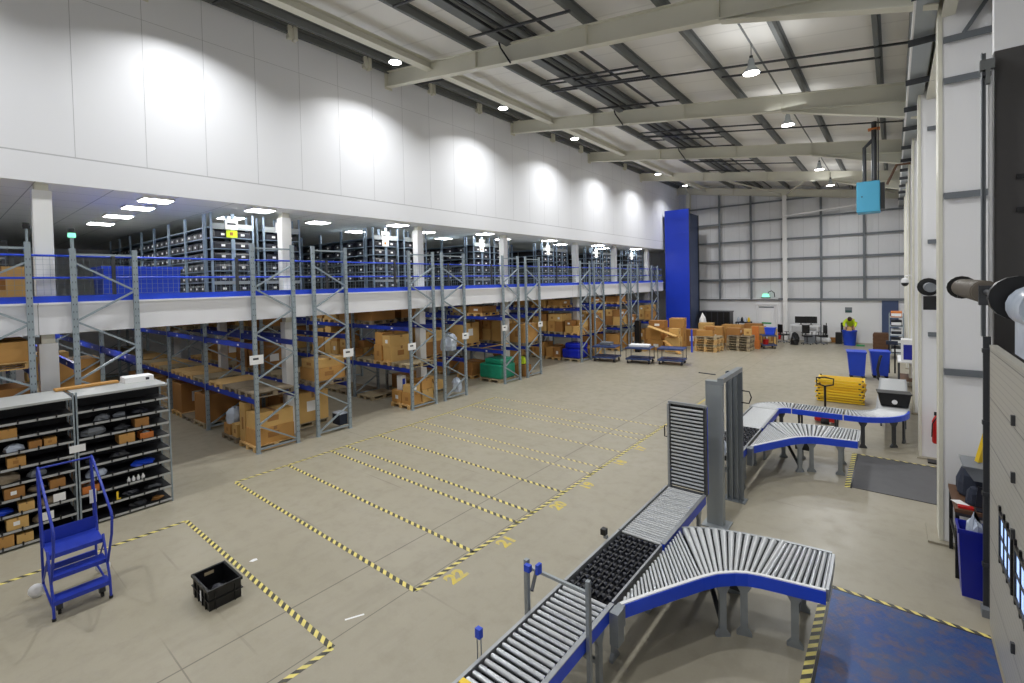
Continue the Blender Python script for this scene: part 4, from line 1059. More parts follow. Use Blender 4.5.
tag(MB().box(-6.22, -6.02, YB - .12, YB - .06, .1, 1.5).box(-6.2, -6.04, YB - .125, YB - .12, .15, .75, 1).build('fire_point_sign', ['white', 'red']), 'red and white fire point board beside the fire door and pale column', 'board')
t = thing('fire_extinguisher', 'small red fire extinguisher under the board beside the fire door', 'fire extinguisher', (-6.12, YB - .3, 0))
MB().lathe([(.07, 0), (.075, .03), (.075, .42), (.05, .48), (.03, .50)], 12).build('cylinder', 'red', t); MB().box(-.02, .02, -.07, .03, .5, .56).build('handle', 'black_plastic', t)
tag(MB().box(-2.42, -2.05, YB - .085, YB - .06, 1.9, 2.25).box(-2.4, -2.07, YB - .09, YB - .085, 1.95, 2.05, 1).build('wall_sign', ['grey_plastic', 'teal_dark']), 'small grey notice on the white gable wall above the hi-vis person', 'notice')
tag(MB().box(-3.76, -3.70, YB - .14, YB - .08, 0, 2.6).build('cable_conduit', 'girt_grey'), 'grey vertical conduit on the white gable wall above the desk', 'conduit')

# ------------------------------------------------------------------ goods standing at the far end
random.seed(3)
def pallet_stack(x, y, n, mats, what, rz):
    g = f'{what} pallet stack'
    for k in range(n): pallet(x + random.uniform(-.03, .03), y + random.uniform(-.03, .03), .001 + k * .147, f'{what} wooden pallet of the stack before the gable wall, {nth(k)} from the floor', g, mats[k % len(mats)], rz + random.uniform(-.03, .03), (1.15, 1.05, 1))
pallet_stack(-8.55, 29.2, 6, ['pallet_new', 'pallet_new', 'pallet_wood'], 'pale', PI / 2 - .1)
pallet_stack(-7.1, 30.4, 6, ['pallet_wood', 'pallet_grey'], 'dull brown', PI / 2 - .05)
n = 0
for (x, y, z, sx, sy, sz, to, rz) in ((-8.75, 29.2, .90, .9, .7, .32, 0, .1), (-8.5, 29.3, 1.223, .5, .4, .22, 1, .2), (-7.42, 30.4, .90, .72, .6, .4, 1, 0), (-6.70, 30.45, .90, .38, .45, .36, 2, .1),
        (-8.9, 31.4, .0, 1.1, .9, 1.25, 0, .1), (-7.75, 32.1, .0, 1.0, 1.0, 1.1, 1, .0), (-6.65, 33.0, .0, .8, .8, 1.2, 0, .1), (-5.9, 33.2, .0, .5, .6, 1.05, 2, .1), (-9.7, 32.6, 0, .9, .8, 1.35, 2, .15), (-8.3, 33.6, 0, 1.2, .9, 1.2, 0, 0), (-7.2, 34.4, 0, 1.0, .8, 1.25, 1, 0)):
    carton(x, y, z + .001, sx, sy, sz, f'TONE carton among the goods by the two pallet stacks, {nth(n)} in from the hall floor', 'cartons round the far pallet stacks', to, rz); n += 1
n = 0
for (x, y, z, sx, sy, sz, to, rz) in ((-11.35, 28.2, 0, .95, .8, .62, 0, .1), (-11.4, 28.3, .63, 1.0, .9, .7, 0, -.12), (-11.3, 28.3, 1.34, .95, .7, .45, 1, .05), (-10.25, 28.0, 0, .85, .8, .85, 2, .15), (-10.2, 28.1, .86, .55, .5, .5, 2, .1), (-10.6, 29.6, 0, .9, .9, 1.3, 0, .1),
        (-10.55, 29.6, 1.31, .9, .8, .55, 0, .15), (-10.2, 31.0, 0, .8, .8, 1.05, 1, .3), (-12.0, 27.3, 0, .7, .6, .35, 2, .1), (-12.3, 29.8, 0, .8, .8, .9, 1, 0)):
    carton(x, y, z + .001, sx, sy, sz, f'TONE carton in the tumbled pile before the blue lift, {nth(n)} of the pile', 'tumbled cartons before the blue lift', to, rz); n += 1
tag(MB().bar((-11.6, 27.5, 1.5), (-9.9, 27.55, .95), .5, .03).build('cardboard_sheet', 'card_pale'), 'long pale cardboard sheet leaning across the tumbled cartons', 'cardboard sheet')
tag(MB().bar((-10.5, 27.15, .72), (-9.5, 26.95, .03), .3, .03).build('cardboard_sheet', 'card_tan'), 'short tan cardboard sheet leaning on the tumbled cartons', 'cardboard sheet')
t = thing('black_crate_stack', 'large black plastic container standing behind the pallet stacks', 'container', (-9.75, 35.4, 0))
MB().box(-1.1, .9, -.5, .5, .15, 1.9).build('body', 'black_plastic', t)
m = MB()
for q in range(6): m.box(-1.12 + q * .4, -1.06 + q * .4, -.53, -.5, .15, 1.9)
m.box(-1.14, .94, -.54, .54, 1.9, 1.98); m.build('rim', 'dark_plastic', t)
for q in (-.9, .7): MB().box(q - .1, q + .1, -.4, .4, 0, .15).build('foot', 'dark_plastic', t)
tag(MB().blob((-10.2, 33.4, 0), .3, .3, 1.4, 10, 0, .1).build('white_sack', 'paper'), 'white sack standing between the blue lift and the black container', 'sack')
t = thing('work_bench', 'dark bench with clutter along the gable wall behind the pallets', 'bench', (-8.25, 36.2, 0))
MB().box(-.45, .5, -.35, .35, 1.12, 1.2).build('top', 'cloth_dark', t)
for x in (-.41, .46):
    for y in (-.3, .3): MB().box(x - .03, x + .03, y - .03, y + .03, 0, 1.12).build('leg', 'steel_dark', t)
for k, x in enumerate((-8.56, -8.33, -8.1, -7.89)):
    tag(MB().blob((x, 36.15, 1.202), .09, .15, .24, 10, 0, .1).build('loose_package', ['clear_wrap', 'dark_plastic', 'clear_wrap', 'yellow'][k]), f'{["pale", "dark", "crumpled pale", "yellow"][k]} package lying on the dark bench by the gable wall', 'package')
tag(MB().box(-12.05, -11.75, 26.5, 26.8, 0, 1.9).build('black_locker', 'black_plastic'), 'narrow black locker standing by the end of the racking', 'locker')

# platform trolleys
def trolley(x, y, rz, label, L=1.0, W=.95):
    t = thing('platform_trolley', label, 'trolley', (x, y, 0), rz, None)
    for z, nme in ((.22, 'lower_deck'), (.78, 'upper_deck')):
        MB().box(-L / 2, L / 2, -W / 2, W / 2, z, z + .035).box(-L / 2, L / 2, -W / 2, -W / 2 + .02, z - .03, z + .05).box(-L / 2, L / 2, W / 2 - .02, W / 2, z - .03, z + .05).build(nme, 'trolley_deck', t)
    for a in (-1, 1):
        for b in (-1, 1):
            MB().tube([(a * (L / 2 - .03), b * (W / 2 - .03), .15), (a * (L / 2 - .03), b * (W / 2 - .03), .82)], .018, 8).build('post', 'steel_dark', t)
            w = MB().lathe([(.02, -.018), (.06, -.018), (.06, .018), (.02, .018)], 10).build('wheel', 'rubber', t, (a * (L / 2 - .1), b * (W / 2 - .08), .06)); w.rotation_euler = (PI / 2, 0, 0)
            MB().box(-.03, .03, -.03, .03, .06, .2).build('caster_fork', 'steel_dark', t, (a * (L / 2 - .1), b * (W / 2 - .08), 0))
    return t
trolley(-12.05, 22.95, .16, 'blue two-deck trolley standing closest to the blue-wrapped load in the racks', 1.28, 1.0)
trolley(-10.3, 23.3, .16, 'blue two-deck trolley carrying a white tray, middle of the three trolleys', 1.28, 1.0)
trolley(-8.78, 23.75, .16, 'empty blue two-deck trolley closest to the pallet stacks', 1.28, 1.0)
tag(MB().box(-.5, .5, -.3, .3, 0, .10).build('white_tray', 'paper', None, (-10.35, 23.4, .835), .16), 'white tray of papers lying on the middle blue trolley', 'tray')
tag(MB().box(-.3, .3, -.25, .25, 0, .14).build('grey_box', 'grey_plastic', None, (-12.15, 23.15, .835), .1), 'grey box lying on the blue trolley nearest the racks', 'box')
t = trolley(-5.9, 31.9, .4, 'blue trolley carrying a small blue crate and a bucket near the fire door', .8, .75)
t = thing('storage_bin', 'bright blue crate on the trolley near the fire door', 'crate', (-5.8, 32.0, .835)); MB().prism([(-.22, 0), (.22, 0), (.28, .38), (-.28, .38)], 'y', -.25, .25).build('tub', 'blue_paint', t); MB().box(-.3, .3, -.27, .27, .38, .42).build('rim', 'blue_paint', t)
tag(MB().lathe([(.14, 0), (.18, .3), (.19, .31)], 14).build('bucket', 'red', None, (-6.0, 31.7, .258)), 'small red and dark bucket on the lower deck of the fire-door trolley', 'bucket')
tag(MB().box(-9.23, -9.15, 28.0, 28.08, 0, 1.35).build('blue_post', 'blue_paint'), 'slim blue post beside the pale pallet stack', 'post')
tag(MB().box(-6.7, -6.25, 31.2, 31.5, 0, .5).box(-6.65, -6.3, 31.25, 31.45, .5, 1.35).build('orange_carton', 'orange', None), 'orange cardboard stack beside the dull brown pallet stack', 'cardboard')

# desk with monitors and chairs by the gable wall
t = thing('desk', 'white desk with white legs by the gable wall, covered in equipment', 'desk', (-4.9, 36.2, 0))
MB().box(-.45, 1.2, -.35, .35, 1.04, 1.1).build('top', 'white', t)
for x in (-.38, 1.12):
    for y in (-.3, .3): MB().box(x - .03, x + .03, y - .03, y + .03, 0, 1.04).build('leg', 'white', t)
for k, (x, y) in enumerate(((-4.75, 36.2), (-4.2, 36.35))):
    t = thing('monitor', f'black monitor on the white desk by the gable wall, {("nearer the fire door", "further from the fire door")[k]}', 'monitor', (x, y, 1.1))
    MB().box(-.12, .12, -.09, .09, 0, .015).build('base', 'black_plastic', t); MB().box(-.03, .03, -.02, .02, .015, .16).build('stand', 'black_plastic', t); MB().box(-.34, .34, -.03, .02, .12, .56).build('screen', 'black_plastic', t)
def chair(x, y, rz, label, mat='black_plastic'):
    t = thing('office_chair', label, 'chair', (x, y, 0), rz)
    for k in range(5):
        a = 2 * PI * k / 5; MB().bar((0, 0, .1), (.32 * math.cos(a), .32 * math.sin(a), .07), .05, .04).build('base_spoke', 'grey_plastic', t); MB().lathe([(.03, 0), (.035, .03), (.03, .06)], 8, (.32 * math.cos(a), .32 * math.sin(a), 0)).build('caster', 'rubber', t)
    MB().tube([(0, 0, .1), (0, 0, .48)], .03, 8).build('gas_post', 'steel_dark', t)
    MB().box(-.25, .25, -.24, .24, .48, .56).build('seat', mat, t, bevel=.03)
    MB().box(-.22, .22, .22, .28, .66, 1.2).build('backrest', mat, t, bevel=.03); MB().box(-.03, .03, .24, .28, .5, .7).build('back_stem', 'steel_dark', t)
    for s in (-1, 1): MB().bar((s * .27, -.15, .74), (s * .27, .15, .74), .05, .03).bar((s * .27, .0, .5), (s * .27, .0, .73), .03, .04).build('armrest', mat, t)
    return t
chair(-5.6, 35.2, 2.4, 'black office chair at the fire-door end of the white desk'); chair(-3.55, 35.3, -1.0, 'black office chair at the wall end of the white desk')
chair(-4.25, 34.9, .4, 'black office chair turned away in front of the white desk')
for k, (x, y) in enumerate(((-5.0, 35.55), (-4.85, 34.3))):
    tag(MB().blob((x, y, 0), .26, .22, .5, 10, 0, .08).build('black_bag', 'black_plastic'), f'bulky black bag on the floor {["in front of", "some way out from"][k]} the white desk', 'bag')
t = thing('desk_printer', 'grey and white machine standing on the floor under the desk', 'machine', (-4.2, 35.9, 0)); MB().box(-.3, .3, -.3, .3, .02, .55).build('body', 'grey_plastic', t); MB().box(-.32, .32, -.32, .2, .55, .72).build('lid', 'white', t)
t = thing('cleaning_machine', 'pale floor machine beside the desk near the gable wall', 'machine', (-3.42, 36.25, 0)); MB().lathe([(.3, .05), (.34, .1), (.3, .28), (.12, .34)], 16).build('drum', 'paper', t); MB().tube([(0, 0, .3), (.05, .2, .9), (.05, .25, 1.25)], .025, 8).build('handle', 'black_plastic', t); MB().box(-.15, .15, -.1, .1, .34, .52).build('motor', 'black_plastic', t)
t = thing('bollard', 'slim dark stand beside the floor machine at the gable wall', 'stand', (-2.55, 36.6, 0)); MB().lathe([(.14, 0), (.14, .03)], 14).build('base', 'steel_dark', t); MB().tube([(0, 0, .03), (0, 0, .7)], .02, 8).build('pole', 'grey_plastic', t); MB().lathe([(.06, .7), (.07, .75), (.07, 1.25), (.05, 1.3)], 10).build('head', 'dark_plastic', t)

# blue bin and the person bending over it
t = thing('waste_bin', 'tall dark blue bin by the gable wall, the person leaning into it', 'bin', (-2.1, 35.6, 0))
MB().lathe([(.30, 0), (.38, .86), (.40, .88), (.40, .92), (.36, .92), (.35, .5)], 20).build('tub', 'crate_blue', t)
tag(MB().blob((-2.1, 35.48, .60), .17, .13, .42, 10, 0, .12).build('cardboard_scrap', 'card_pale'), 'pale cardboard scrap sticking out of the dark blue bin', 'cardboard')
tag(MB().box(-2.85, -2.5, 35.9, 36.3, 0, .72).build('black_box', 'black_plastic'), 'black box on the floor beside the dark blue bin', 'box')
carton(-3.0, 36.75, .001, .35, .3, .3, 'small brown carton on the floor beside the black box at the gable wall', None, 1)
tag(MB().box(-1.75, -1.35, 35.3, 35.7, 0, .06).build('green_offcut', 'sign_green', None), 'flat green offcut on the floor beside the dark blue bin', 'offcut')
def skin(name, verts, edges, mat, parent):
    me = bpy.data.meshes.new(name); me.from_pydata([v[:3] for v in verts], edges, []); me.materials.append(MATS[mat])
    o = bpy.data.objects.new(name, me); COL.objects.link(o); o.parent = parent
    o.modifiers.new('skin', 'SKIN'); me.skin_vertices.new() if not me.skin_vertices else None
    for i, v in enumerate(verts): me.skin_vertices[0].data[i].radius = (v[3], v[4] if len(v) > 4 else v[3])
    me.skin_vertices[0].data[0].use_root = True
    s = o.modifiers.new('smooth', 'SUBSURF'); s.levels = 1; s.render_levels = 2
    for p in me.polygons: p.use_smooth = True
    return o
t = thing('person', 'person in a yellow-green hi-vis jacket bending over the dark blue bin', 'person', (-2.1, 36.25, 0))
t.scale = (1.1, 1.1, 1.1)
# faces the camera (-y), bent forward at the hips, arms reaching down into the bin
V = [(0, .12, .98, .15, .12), (0, .02, 1.18, .16, .12), (0, -.14, 1.36, .19, .12), (0, -.27, 1.44, .10, .09), (0, -.34, 1.46, .06, .06), (0, -.42, 1.46, .095, .105), (0, -.50, 1.42, .08, .09),
     (-.2, -.22, 1.36, .07, .07), (-.27, -.36, 1.14, .05, .05), (-.2, -.56, .98, .036, .036), (.2, -.22, 1.36, .07, .07), (.27, -.36, 1.14, .05, .05), (.2, -.56, .98, .036, .036),
     (-.10, .12, .86, .10, .10), (-.11, .06, .48, .065, .065), (-.11, .10, .09, .045, .045), (-.12, -.08, .04, .04, .03), (.10, .12, .86, .10, .10), (.11, .06, .48, .065, .065), (.11, .10, .09, .045, .045), (.12, -.08, .04, .04, .03)]
Ed = [(0, 1), (1, 2), (2, 3), (3, 4), (4, 5), (5, 6), (2, 7), (7, 8), (8, 9), (2, 10), (10, 11), (11, 12), (0, 13), (13, 14), (14, 15), (15, 16), (0, 17), (17, 18), (18, 19), (19, 20)]
skin('body', V, Ed, 'skin', t)
J = [(0, .13, .93, .175, .15), (0, .02, 1.18, .19, .15), (0, -.14, 1.36, .215, .145), (0, -.25, 1.43, .11, .10), (-.21, -.22, 1.36, .09, .09), (-.275, -.36, 1.14, .07, .07), (-.22, -.52, 1.0, .055, .055), (.21, -.22, 1.36, .09, .09), (.275, -.36, 1.14, .07, .07), (.22, -.52, 1.0, .055, .055)]
skin('jacket', J, [(0, 1), (1, 2), (2, 3), (2, 4), (4, 5), (5, 6), (2, 7), (7, 8), (8, 9)], 'hivis', t)
T = [(0, .12, .95, .165, .14), (-.10, .12, .84, .115, .115), (-.11, .06, .48, .08, .08), (-.11, .10, .12, .062, .062), (.10, .12, .84, .115, .115), (.11, .06, .48, .08, .08), (.11, .10, .12, .062, .062)]
skin('trousers', T, [(0, 1), (1, 2), (2, 3), (0, 4), (4, 5), (5, 6)], 'cloth_dark', t)
MB().blob((0, -.42, 1.45), .105, .115, .13, 12, 0, .02, False).build('hair', 'hair', t)
for s in (-1, 1):     # a small hand with five fingers, curled down
    h = MB(); cx, cy, cz = s * .2, -.57, .95
    h.blob((cx, cy, cz), .035, .03, .045, 8, 0, 0, False)
    for k in range(4): h.tube([(cx + (k - 1.5) * .017, cy - .01, cz - .03), (cx + (k - 1.5) * .018, cy - .02, cz - .075), (cx + (k - 1.5) * .017, cy - .01, cz - .095 - (.01 if k in (1, 2) else 0))], .0085, 6)
    h.tube([(cx - s * .03, cy - .01, cz + .01), (cx - s * .05, cy - .03, cz - .025), (cx - s * .045, cy - .035, cz - .05)], .009, 6)
    h.build('hand', 'skin', t)
    MB().box(-.045, .045, -.17, .08, .0, .07).build('shoe', 'black_plastic', t, (s * .115, .06, 0), 0, .02)

# brown crate stack, shelves and clutter along the right-hand wall at the far end
t = thing('crate_stack', 'stack of brown slatted crates on the floor before the gable wall corner', 'crate', (-.55, 33.9, 0))
m = MB()
for k in range(5): m.box(-.36, .36, -.32, .32, .02 + k * .19, .17 + k * .19)
m.box(-.33, .33, -.29, .29, 0, 1.0); m.build('crate', 'brown_wood', t)
t = thing('wall_shelf', 'grey open shelving full of dark stock against the far piers', 'shelving', (.12, 31.0, 0))
for z in (.3, .75, 1.2, 1.65, 2.1): MB().box(-.3, .3, -.55, .55, z, z + .03).build('shelf', 'rack_grey', t)
for x in (-.28, .28):
    for y in (-.53, .53): MB().box(x - .02, x + .02, y - .02, y + .02, 0, 2.3).build('upright', 'rack_grey', t)
for k, (z, mat, nme) in enumerate(((2.131, 'orange', 'orange-brown carton'), (1.681, 'dark_plastic', 'dark box'), (1.231, 'paper', 'white box'), (.781, 'dark_plastic', 'dark tray'), (.331, 'steel_dark', 'grey tray'))):
    tag(MB().box(-.22, .22, -.4, .4, 0, .28).box(-.2, .2, -.405, -.4, .05, .2, 1).build('stock_box', [mat, 'paper' if k != 2 else 'dark_plastic'], None, (.12, 31.0, z)), f'{nme} on the {("top", "fourth", "third", "second", "lowest")[k]} shelf of the grey shelving by the far piers', 'box')
# ------------------------------------------------------------------ sectional dock door, its track and shaft
t = NT('door_panel', .5, .1); x = t.xyz()
rib = t.math('LESS_THAN', t.math('FLOORED_MODULO', x[2], .075), .012)
sm = seam(t, x[2], .56, 0, .014)
t.base(t.mix(sm, t.mix(rib, lin((176, 173, 164)), lin((160, 157, 150))), lin((120, 118, 112)))); t.bump(rib, .3, .006); MATS['door_panel'] = t.m
DX = .90
d = MB().box(DX, DX + .06, 4.3, 7.98, .02, 3.40).box(DX - .004, DX + .064, 4.3, 7.98, 3.40, 3.43).build('door_2', 'door_panel'); tag(d, None, None, None, 'structure')
def win(y, z, nme='window'):
    w, h = .30, .22
    f = MB()
    for a, b, c, e in ((-w - .04, -w, -h - .04, h + .04), (w, w + .04, -h - .04, h + .04), (-w, w, -h - .04, -h), (-w, w, h, h + .04)): f.box(-.02, 0, a, b, c, e)
    for q in (-w / 3, w / 3): f.box(-.015, 0, q - .012, q + .012, -h, h)
    f.box(-.015, 0, -w, w, -.012, .012)
    for q in (-w - .03, -.1, .1, w + .03):
        for e in (-h - .06, h + .06): f.box(-.02, .0, q - .018, q + .018, e - .03, e + .03)
    o = f.build(nme, 'black_plastic', d, (DX - .001, y, z)); MB().box(-.004, -.001, -w, w, -h, h).build('pane', 'window_light', o); return o
win(6.88, 1.46); win(6.05, 1.46); win(5.2, 1.46)
for y in (6.47, 5.6):
    for z in (.67, 1.78, 2.33, 2.88): MB().box(DX - .03, DX, y - .02, y + .02, z - .05, z + .05).build('hinge', 'steel_dark', d)
# dark recessed lining above the door
struct('wall_right_return', MB().box(.98, 3.0, 8.36, 8.5, 0, 7.02), 'door_dark')
for (x, z, w, wd) in ((1.22, 5.45, .05, 'upper'), (1.24, 5.05, .07, 'lower')):
    tag(MB().box(x - w, x + w, 8.335, 8.36, z - .03, z + .03).build('wall_bracket', 'black_plastic'), f'small dark bracket on the dark lining above the dock door, {wd} of two', 'bracket')
tr = thing('door_track', 'tall steel door track rising past the dock door jamb', 'track', (.90, 8.26, 0))
MB().box(-.03, .03, -.02, .02, .0, 3.5).box(.02, .04, -.04, .04, 0, 3.5).build('lower_track', 'steel_dark', tr)
MB().box(-.045, .0, .02, .06, 3.5, 7.0).box(-.045, -.035, -.02, .06, 3.5, 7.0).build('upper_track', 'girt_grey', tr)
MB().tube([(.04, .03, 3.5), (.04, .03, 6.9)], .02, 10).build('pipe', 'white', tr)
for z in (.6, 1.5, 2.4, 3.3, 6.7): MB().box(-.04, .04, -.05, .02, z, z + .05).build('bracket', 'steel_dark', tr)
MB().box(-.06, .07, -.05, .05, 6.78, 6.9).box(-.01, .03, -.06, .0, 6.6, 6.8).build('top_bracket', 'purlin_grey', tr)
MB().box(-.05, .05, -.12, .03, 0, .10).build('foot_guard', 'grey_plastic', tr)
sh = thing('door_shaft', 'counterbalance shaft with cable drum and spring above the dock door', 'door shaft', (.66, 8.02, 4.12))
sh.rotation_euler = (0, 0, 0)
def ycyl(m, y0, y1, r, mm=0, n=16, x=0, z=0): return m.tube([(x, y0, z), (x, y1, z)], r, n, mm)
ycyl(MB(), -4.2, .12, .025).build('shaft', 'steel_dark', sh)
m = MB(); ycyl(m, -.02, .05, .14); ycyl(m, .05, .08, .12); m.build('cable_drum', 'black_plastic', sh)
m = MB(); ycyl(m, -1.9, -.04, .095)
for k in range(36): ycyl(m, -1.87 + k * .05, -1.845 + k * .05, .105)
m.build('spring', 'spring_grey', sh)
m = MB(); ycyl(m, -3.42, -3.34, .15); ycyl(m, -3.34, -3.28, .13); m.build('cable_drum', 'black_plastic', sh)
m = MB(); ycyl(m, -3.95, -3.5, .14, 0, 18, .06, -.05); m.box(-.04, .2, -3.9, -3.55, -.36, -.1); m.build('operator_housing', 'clear_wrap', sh)
for y in (-.12, -1.96, -4.05): MB().box(-.05, .24, y - .03, y + .03, -.12, .06).build('wall_mount', 'steel_dark', sh)
sh2 = thing('door_shaft', 'cable drum of the next door shaft, seen past the first white pier', 'door shaft', (.62, 14.42, 4.0))
m = MB(); ycyl(m, -.3, -.18, .2); m.build('cable_drum', 'black_plastic', sh2); ycyl(MB(), -1.0, -.0, .1).build('spring', 'grey_plastic', sh2); MB().box(-.1, .16, -.6, -.4, -.5, -.2).build('motor', 'black_plastic', sh2); MB().box(-.05, .4, -.1, -.04, -.12, .1).build('bracket', 'steel_dark', sh2)

# bench in the recess, with bag, laptop case and papers
t = thing('work_table', 'dark brown table on black legs in the recess beside the dock door', 'table', (0, 0, 0))
MB().box(.66, 1.14, 8.95, 9.97, .95, 1.0).build('top', 'brown_wood', t)
for x, y in ((.69, 9.0), (.69, 9.92), (1.1, 9.0), (1.1, 9.92)): MB().box(x - .022, x + .022, y - .022, y + .022, 0, .95).build('leg', 'black_plastic', t)
MB().box(.675, .705, 9.0, 9.9, .45, .49).build('stretcher', 'black_plastic', t)
MB().box(.68, 1.12, 8.97, 9.95, .90, .95).build('apron', 'steel_dark', t)
t = thing('holdall', 'bulky black holdall on the brown table in the recess', 'bag', (.90, 9.68, 1.001)); MB().blob((0, 0, 0), .17, .24, .34, 14, 0, .05).build('bag', 'cloth_dark', t); MB().tube([(0, -.15, .28), (-.03, -.1, .40), (-.03, .1, .40), (0, .15, .28)], .018, 8).build('strap', 'black_plastic', t)
tag(MB().blob((.92, 9.28, 1.001), .13, .13, .2, 12, 0, .06).build('dark_jacket', 'cloth_dark'), 'folded dark jacket lying on the brown table in front of the holdall', 'jacket')
tag(MB().box(.70, .86, 9.0, 9.08, 1.001, 1.03).build('red_folder', 'red'), 'red folder lying on the brown table in the recess', 'folder')
tag(MB().box(-.06, .06, -.10, .10, 0, .004).build('paper_sheet', 'paper', None, (.74, 9.20, 1.002), .5), 'white sheet of paper at the edge of the brown table', 'paper')
t = thing('laptop', 'open dark laptop leaning on the brown table', 'laptop', (.98, 9.04, 1.001)); MB().box(-.1, .1, -.06, .06, 0, .02).build('base', 'dark_plastic', t); MB().bar((-.0, .065, .02), (.03, .08, .30), .2, .012, (0, 1, 0)).build('screen', 'dark_plastic', t)
t = thing('parts_tray', 'grey tray shelf fixed to the wall above the brown table', 'tray', (.95, 9.15, 1.50))
MB().prism([(-.20, .12), (.19, .12), (.19, -.05), (-.10, -.05)], 'y', -.25, .25).build('tray', 'grey_plastic', t); MB().box(-.21, .195, -.27, .27, .12, .14).build('rim', 'grey_plastic', t); MB().box(.16, .195, -.1, .1, -.1, .1).build('bracket', 'steel_dark', t)
tag(MB().bar((.92, 9.14, 1.66), (1.0, 9.05, 2.12), .07, .05).build('yellow_brush', 'yellow'), 'yellow brush handle leaning upright in the grey wall tray', 'tool')
t = thing('waste_bin', 'tall square dark blue waste bin standing beside the dock door', 'bin', (.83, 8.36, 0)) if False else thing('waste_bin', 'tall square dark blue waste bin standing under the brown table edge', 'bin', (.83, 8.66, 0))
b0, b1, h = .13, .165, .90
vs = [(s * b0, u * b0, .0) for s, u in ((-1, -1), (1, -1), (1, 1), (-1, 1))] + [(s * b1, u * b1, h) for s, u in ((-1, -1), (1, -1), (1, 1), (-1, 1))] + [(s * (b1 - .012), u * (b1 - .012), h) for s, u in ((-1, -1), (1, -1), (1, 1), (-1, 1))] + [(s * (b0 - .012), u * (b0 - .012), .05) for s, u in ((-1, -1), (1, -1), (1, 1), (-1, 1))]
fs = [(3, 2, 1, 0)]
for k in range(4): a, b = k, (k + 1) % 4; fs += [(a, b, b + 4, a + 4), (a + 4, b + 4, b + 8, a + 8), (a + 8, b + 8, b + 12, a + 12)]
fs.append((12, 13, 14, 15)); MB().add(vs, fs).build('tub', 'bin_blue', t)
m = MB()
for s, u, e, f in ((-1, 0, .012, b1 + .012), (1, 0, .012, b1 + .012)): m.box(s * b1 - .012, s * b1 + .012, -b1 - .012, b1 + .012, h - .05, h + .01)
for u in (-1, 1): m.box(-b1 - .012, b1 + .012, u * b1 - .012, u * b1 + .012, h - .05, h + .01)
m.build('rim', 'bin_blue', t); MB().blob((0, 0, .06), .12, .12, .78, 10, 0, .06).build('liner', 'clear_wrap', t)

# fire point beside the second pier
t = thing('fire_extinguisher_stand', 'red fire extinguisher on a red stand beside the second white pier', 'fire extinguisher', (.76, 14.26, 0))
MB().box(-.16, .1, -.14, .14, 0, .03).build('base', 'black_plastic', t); MB().box(.06, .10, -.04, .04, .03, .95).build('post', 'red', t)
MB().lathe([(.07, .45), (.085, .48), (.085, .95), (.05, 1.05), (.03, 1.08)], 14).build('cylinder', 'red', t); MB().box(-.05, .05, -.015, .015, 1.08, 1.16).build('handle', 'black_plastic', t); MB().tube([(0, -.05, 1.06), (-.08, -.08, .9), (-.09, -.06, .6)], .012, 6).build('hose', 'black_plastic', t)

# black tote on the far conveyor bend, blue tubs and yellow barriers beyond
t = thing('plastic_tote', 'black plastic tote with a pale round badge on the wide conveyor bend', 'tote', (.0, 16.05, .825), .1)
MB().prism([(-.28, 0), (.28, 0), (.34, .32), (-.34, .32)], 'y', -.2, .2).build('tub', 'black_plastic', t); MB().box(-.36, .36, -.22, .22, .32, .35).build('rim', 'black_plastic', t)
o = MB().lathe([(.06, 0), (.06, .008)], 14).build('badge', 'paper', t, (.0, -.202, .12)); o.rotation_euler = (PI / 2, 0, 0)
for k, (x, y) in enumerate(((-1.2, 24.5), (-.44, 25.0))):
    t = thing('plastic_tub', f'tapered bright blue plastic tub beyond the yellow frames, {("nearer the hall", "nearer the piers")[k]}', 'tub', (x, y, .12), .1)
    MB().prism([(-.26, 0), (.24, 0), (.30, .94), (-.34, .94)], 'y', -.35, .35).build('tub', 'crate_blue', t); MB().box(-.36, .32, -.38, .38, .94, 1.0).build('rim', 'crate_blue', t)
    for sx in (-.2, .2): MB().lathe([(.05, -.12), (.06, -.06), (.05, -.0)], 10, (sx, -.2, 0)).build('caster', 'rubber', t); MB().lathe([(.05, -.12), (.06, -.06), (.05, .0)], 10, (sx, .2, 0)).build('caster', 'rubber', t)
tag(MB().tube([(-.45, 24.0, .05), (-.5, 23.9, .5), (-.42, 23.95, .95), (-.38, 24.0, 1.05)], .05, 8).build('chain_hose', 'dark_plastic'), 'dark ribbed hose hanging in front of the blue plastic tubs', 'hose')
g = 'stack of yellow barrier frames'
for k in range(9):
    t = thing('barrier_frame', f'yellow barrier frame lying in the stack behind the far conveyor, {nth(k)} from the floor', 'barrier', (-1.42 + random.uniform(-.06, .06), 19.6 + random.uniform(-.05, .05), .02 + k * .088), random.uniform(-.08, .08), g)
    MB().box(-.66, .66, -.42, -.36, 0, .05).box(-.66, .66, .36, .42, 0, .05).box(-.66, -.60, -.36, .36, 0, .05).box(.60, .66, -.36, .36, 0, .05).build('frame', 'yellow', t)
    for a in (-.63, .57):
        for b in (-.42, .36): MB().box(a, a + .06, b, b + .06, .05, .087).build('spacer', 'steel_dark', t)
    for q in range(3): MB().box(-.60, .60, -.2 + q * .18, -.15 + q * .18, .01, .05).build('slat', 'yellow', t)
t = thing('pallet_truck', 'hand pallet truck with black loop handle parked under the far conveyor', 'pallet truck', (-1.55, 16.3, 0))
MB().tube([(0, 0, .25), (0, -.02, 1.12)], .03, 8).build('tiller', 'black_plastic', t)
MB().tube([(0, -.02, 1.1), (-.2, -.02, 1.16), (-.21, -.02, 1.33), (0, -.02, 1.36), (.21, -.02, 1.33), (.2, -.02, 1.16), (0, -.02, 1.1)], .022, 8).build('handle', 'black_plastic', t)
for s in (-1, 1): MB().box(s * .2 - .08, s * .2 + .08, .1, .75, .06, .12).build('fork', 'red', t)
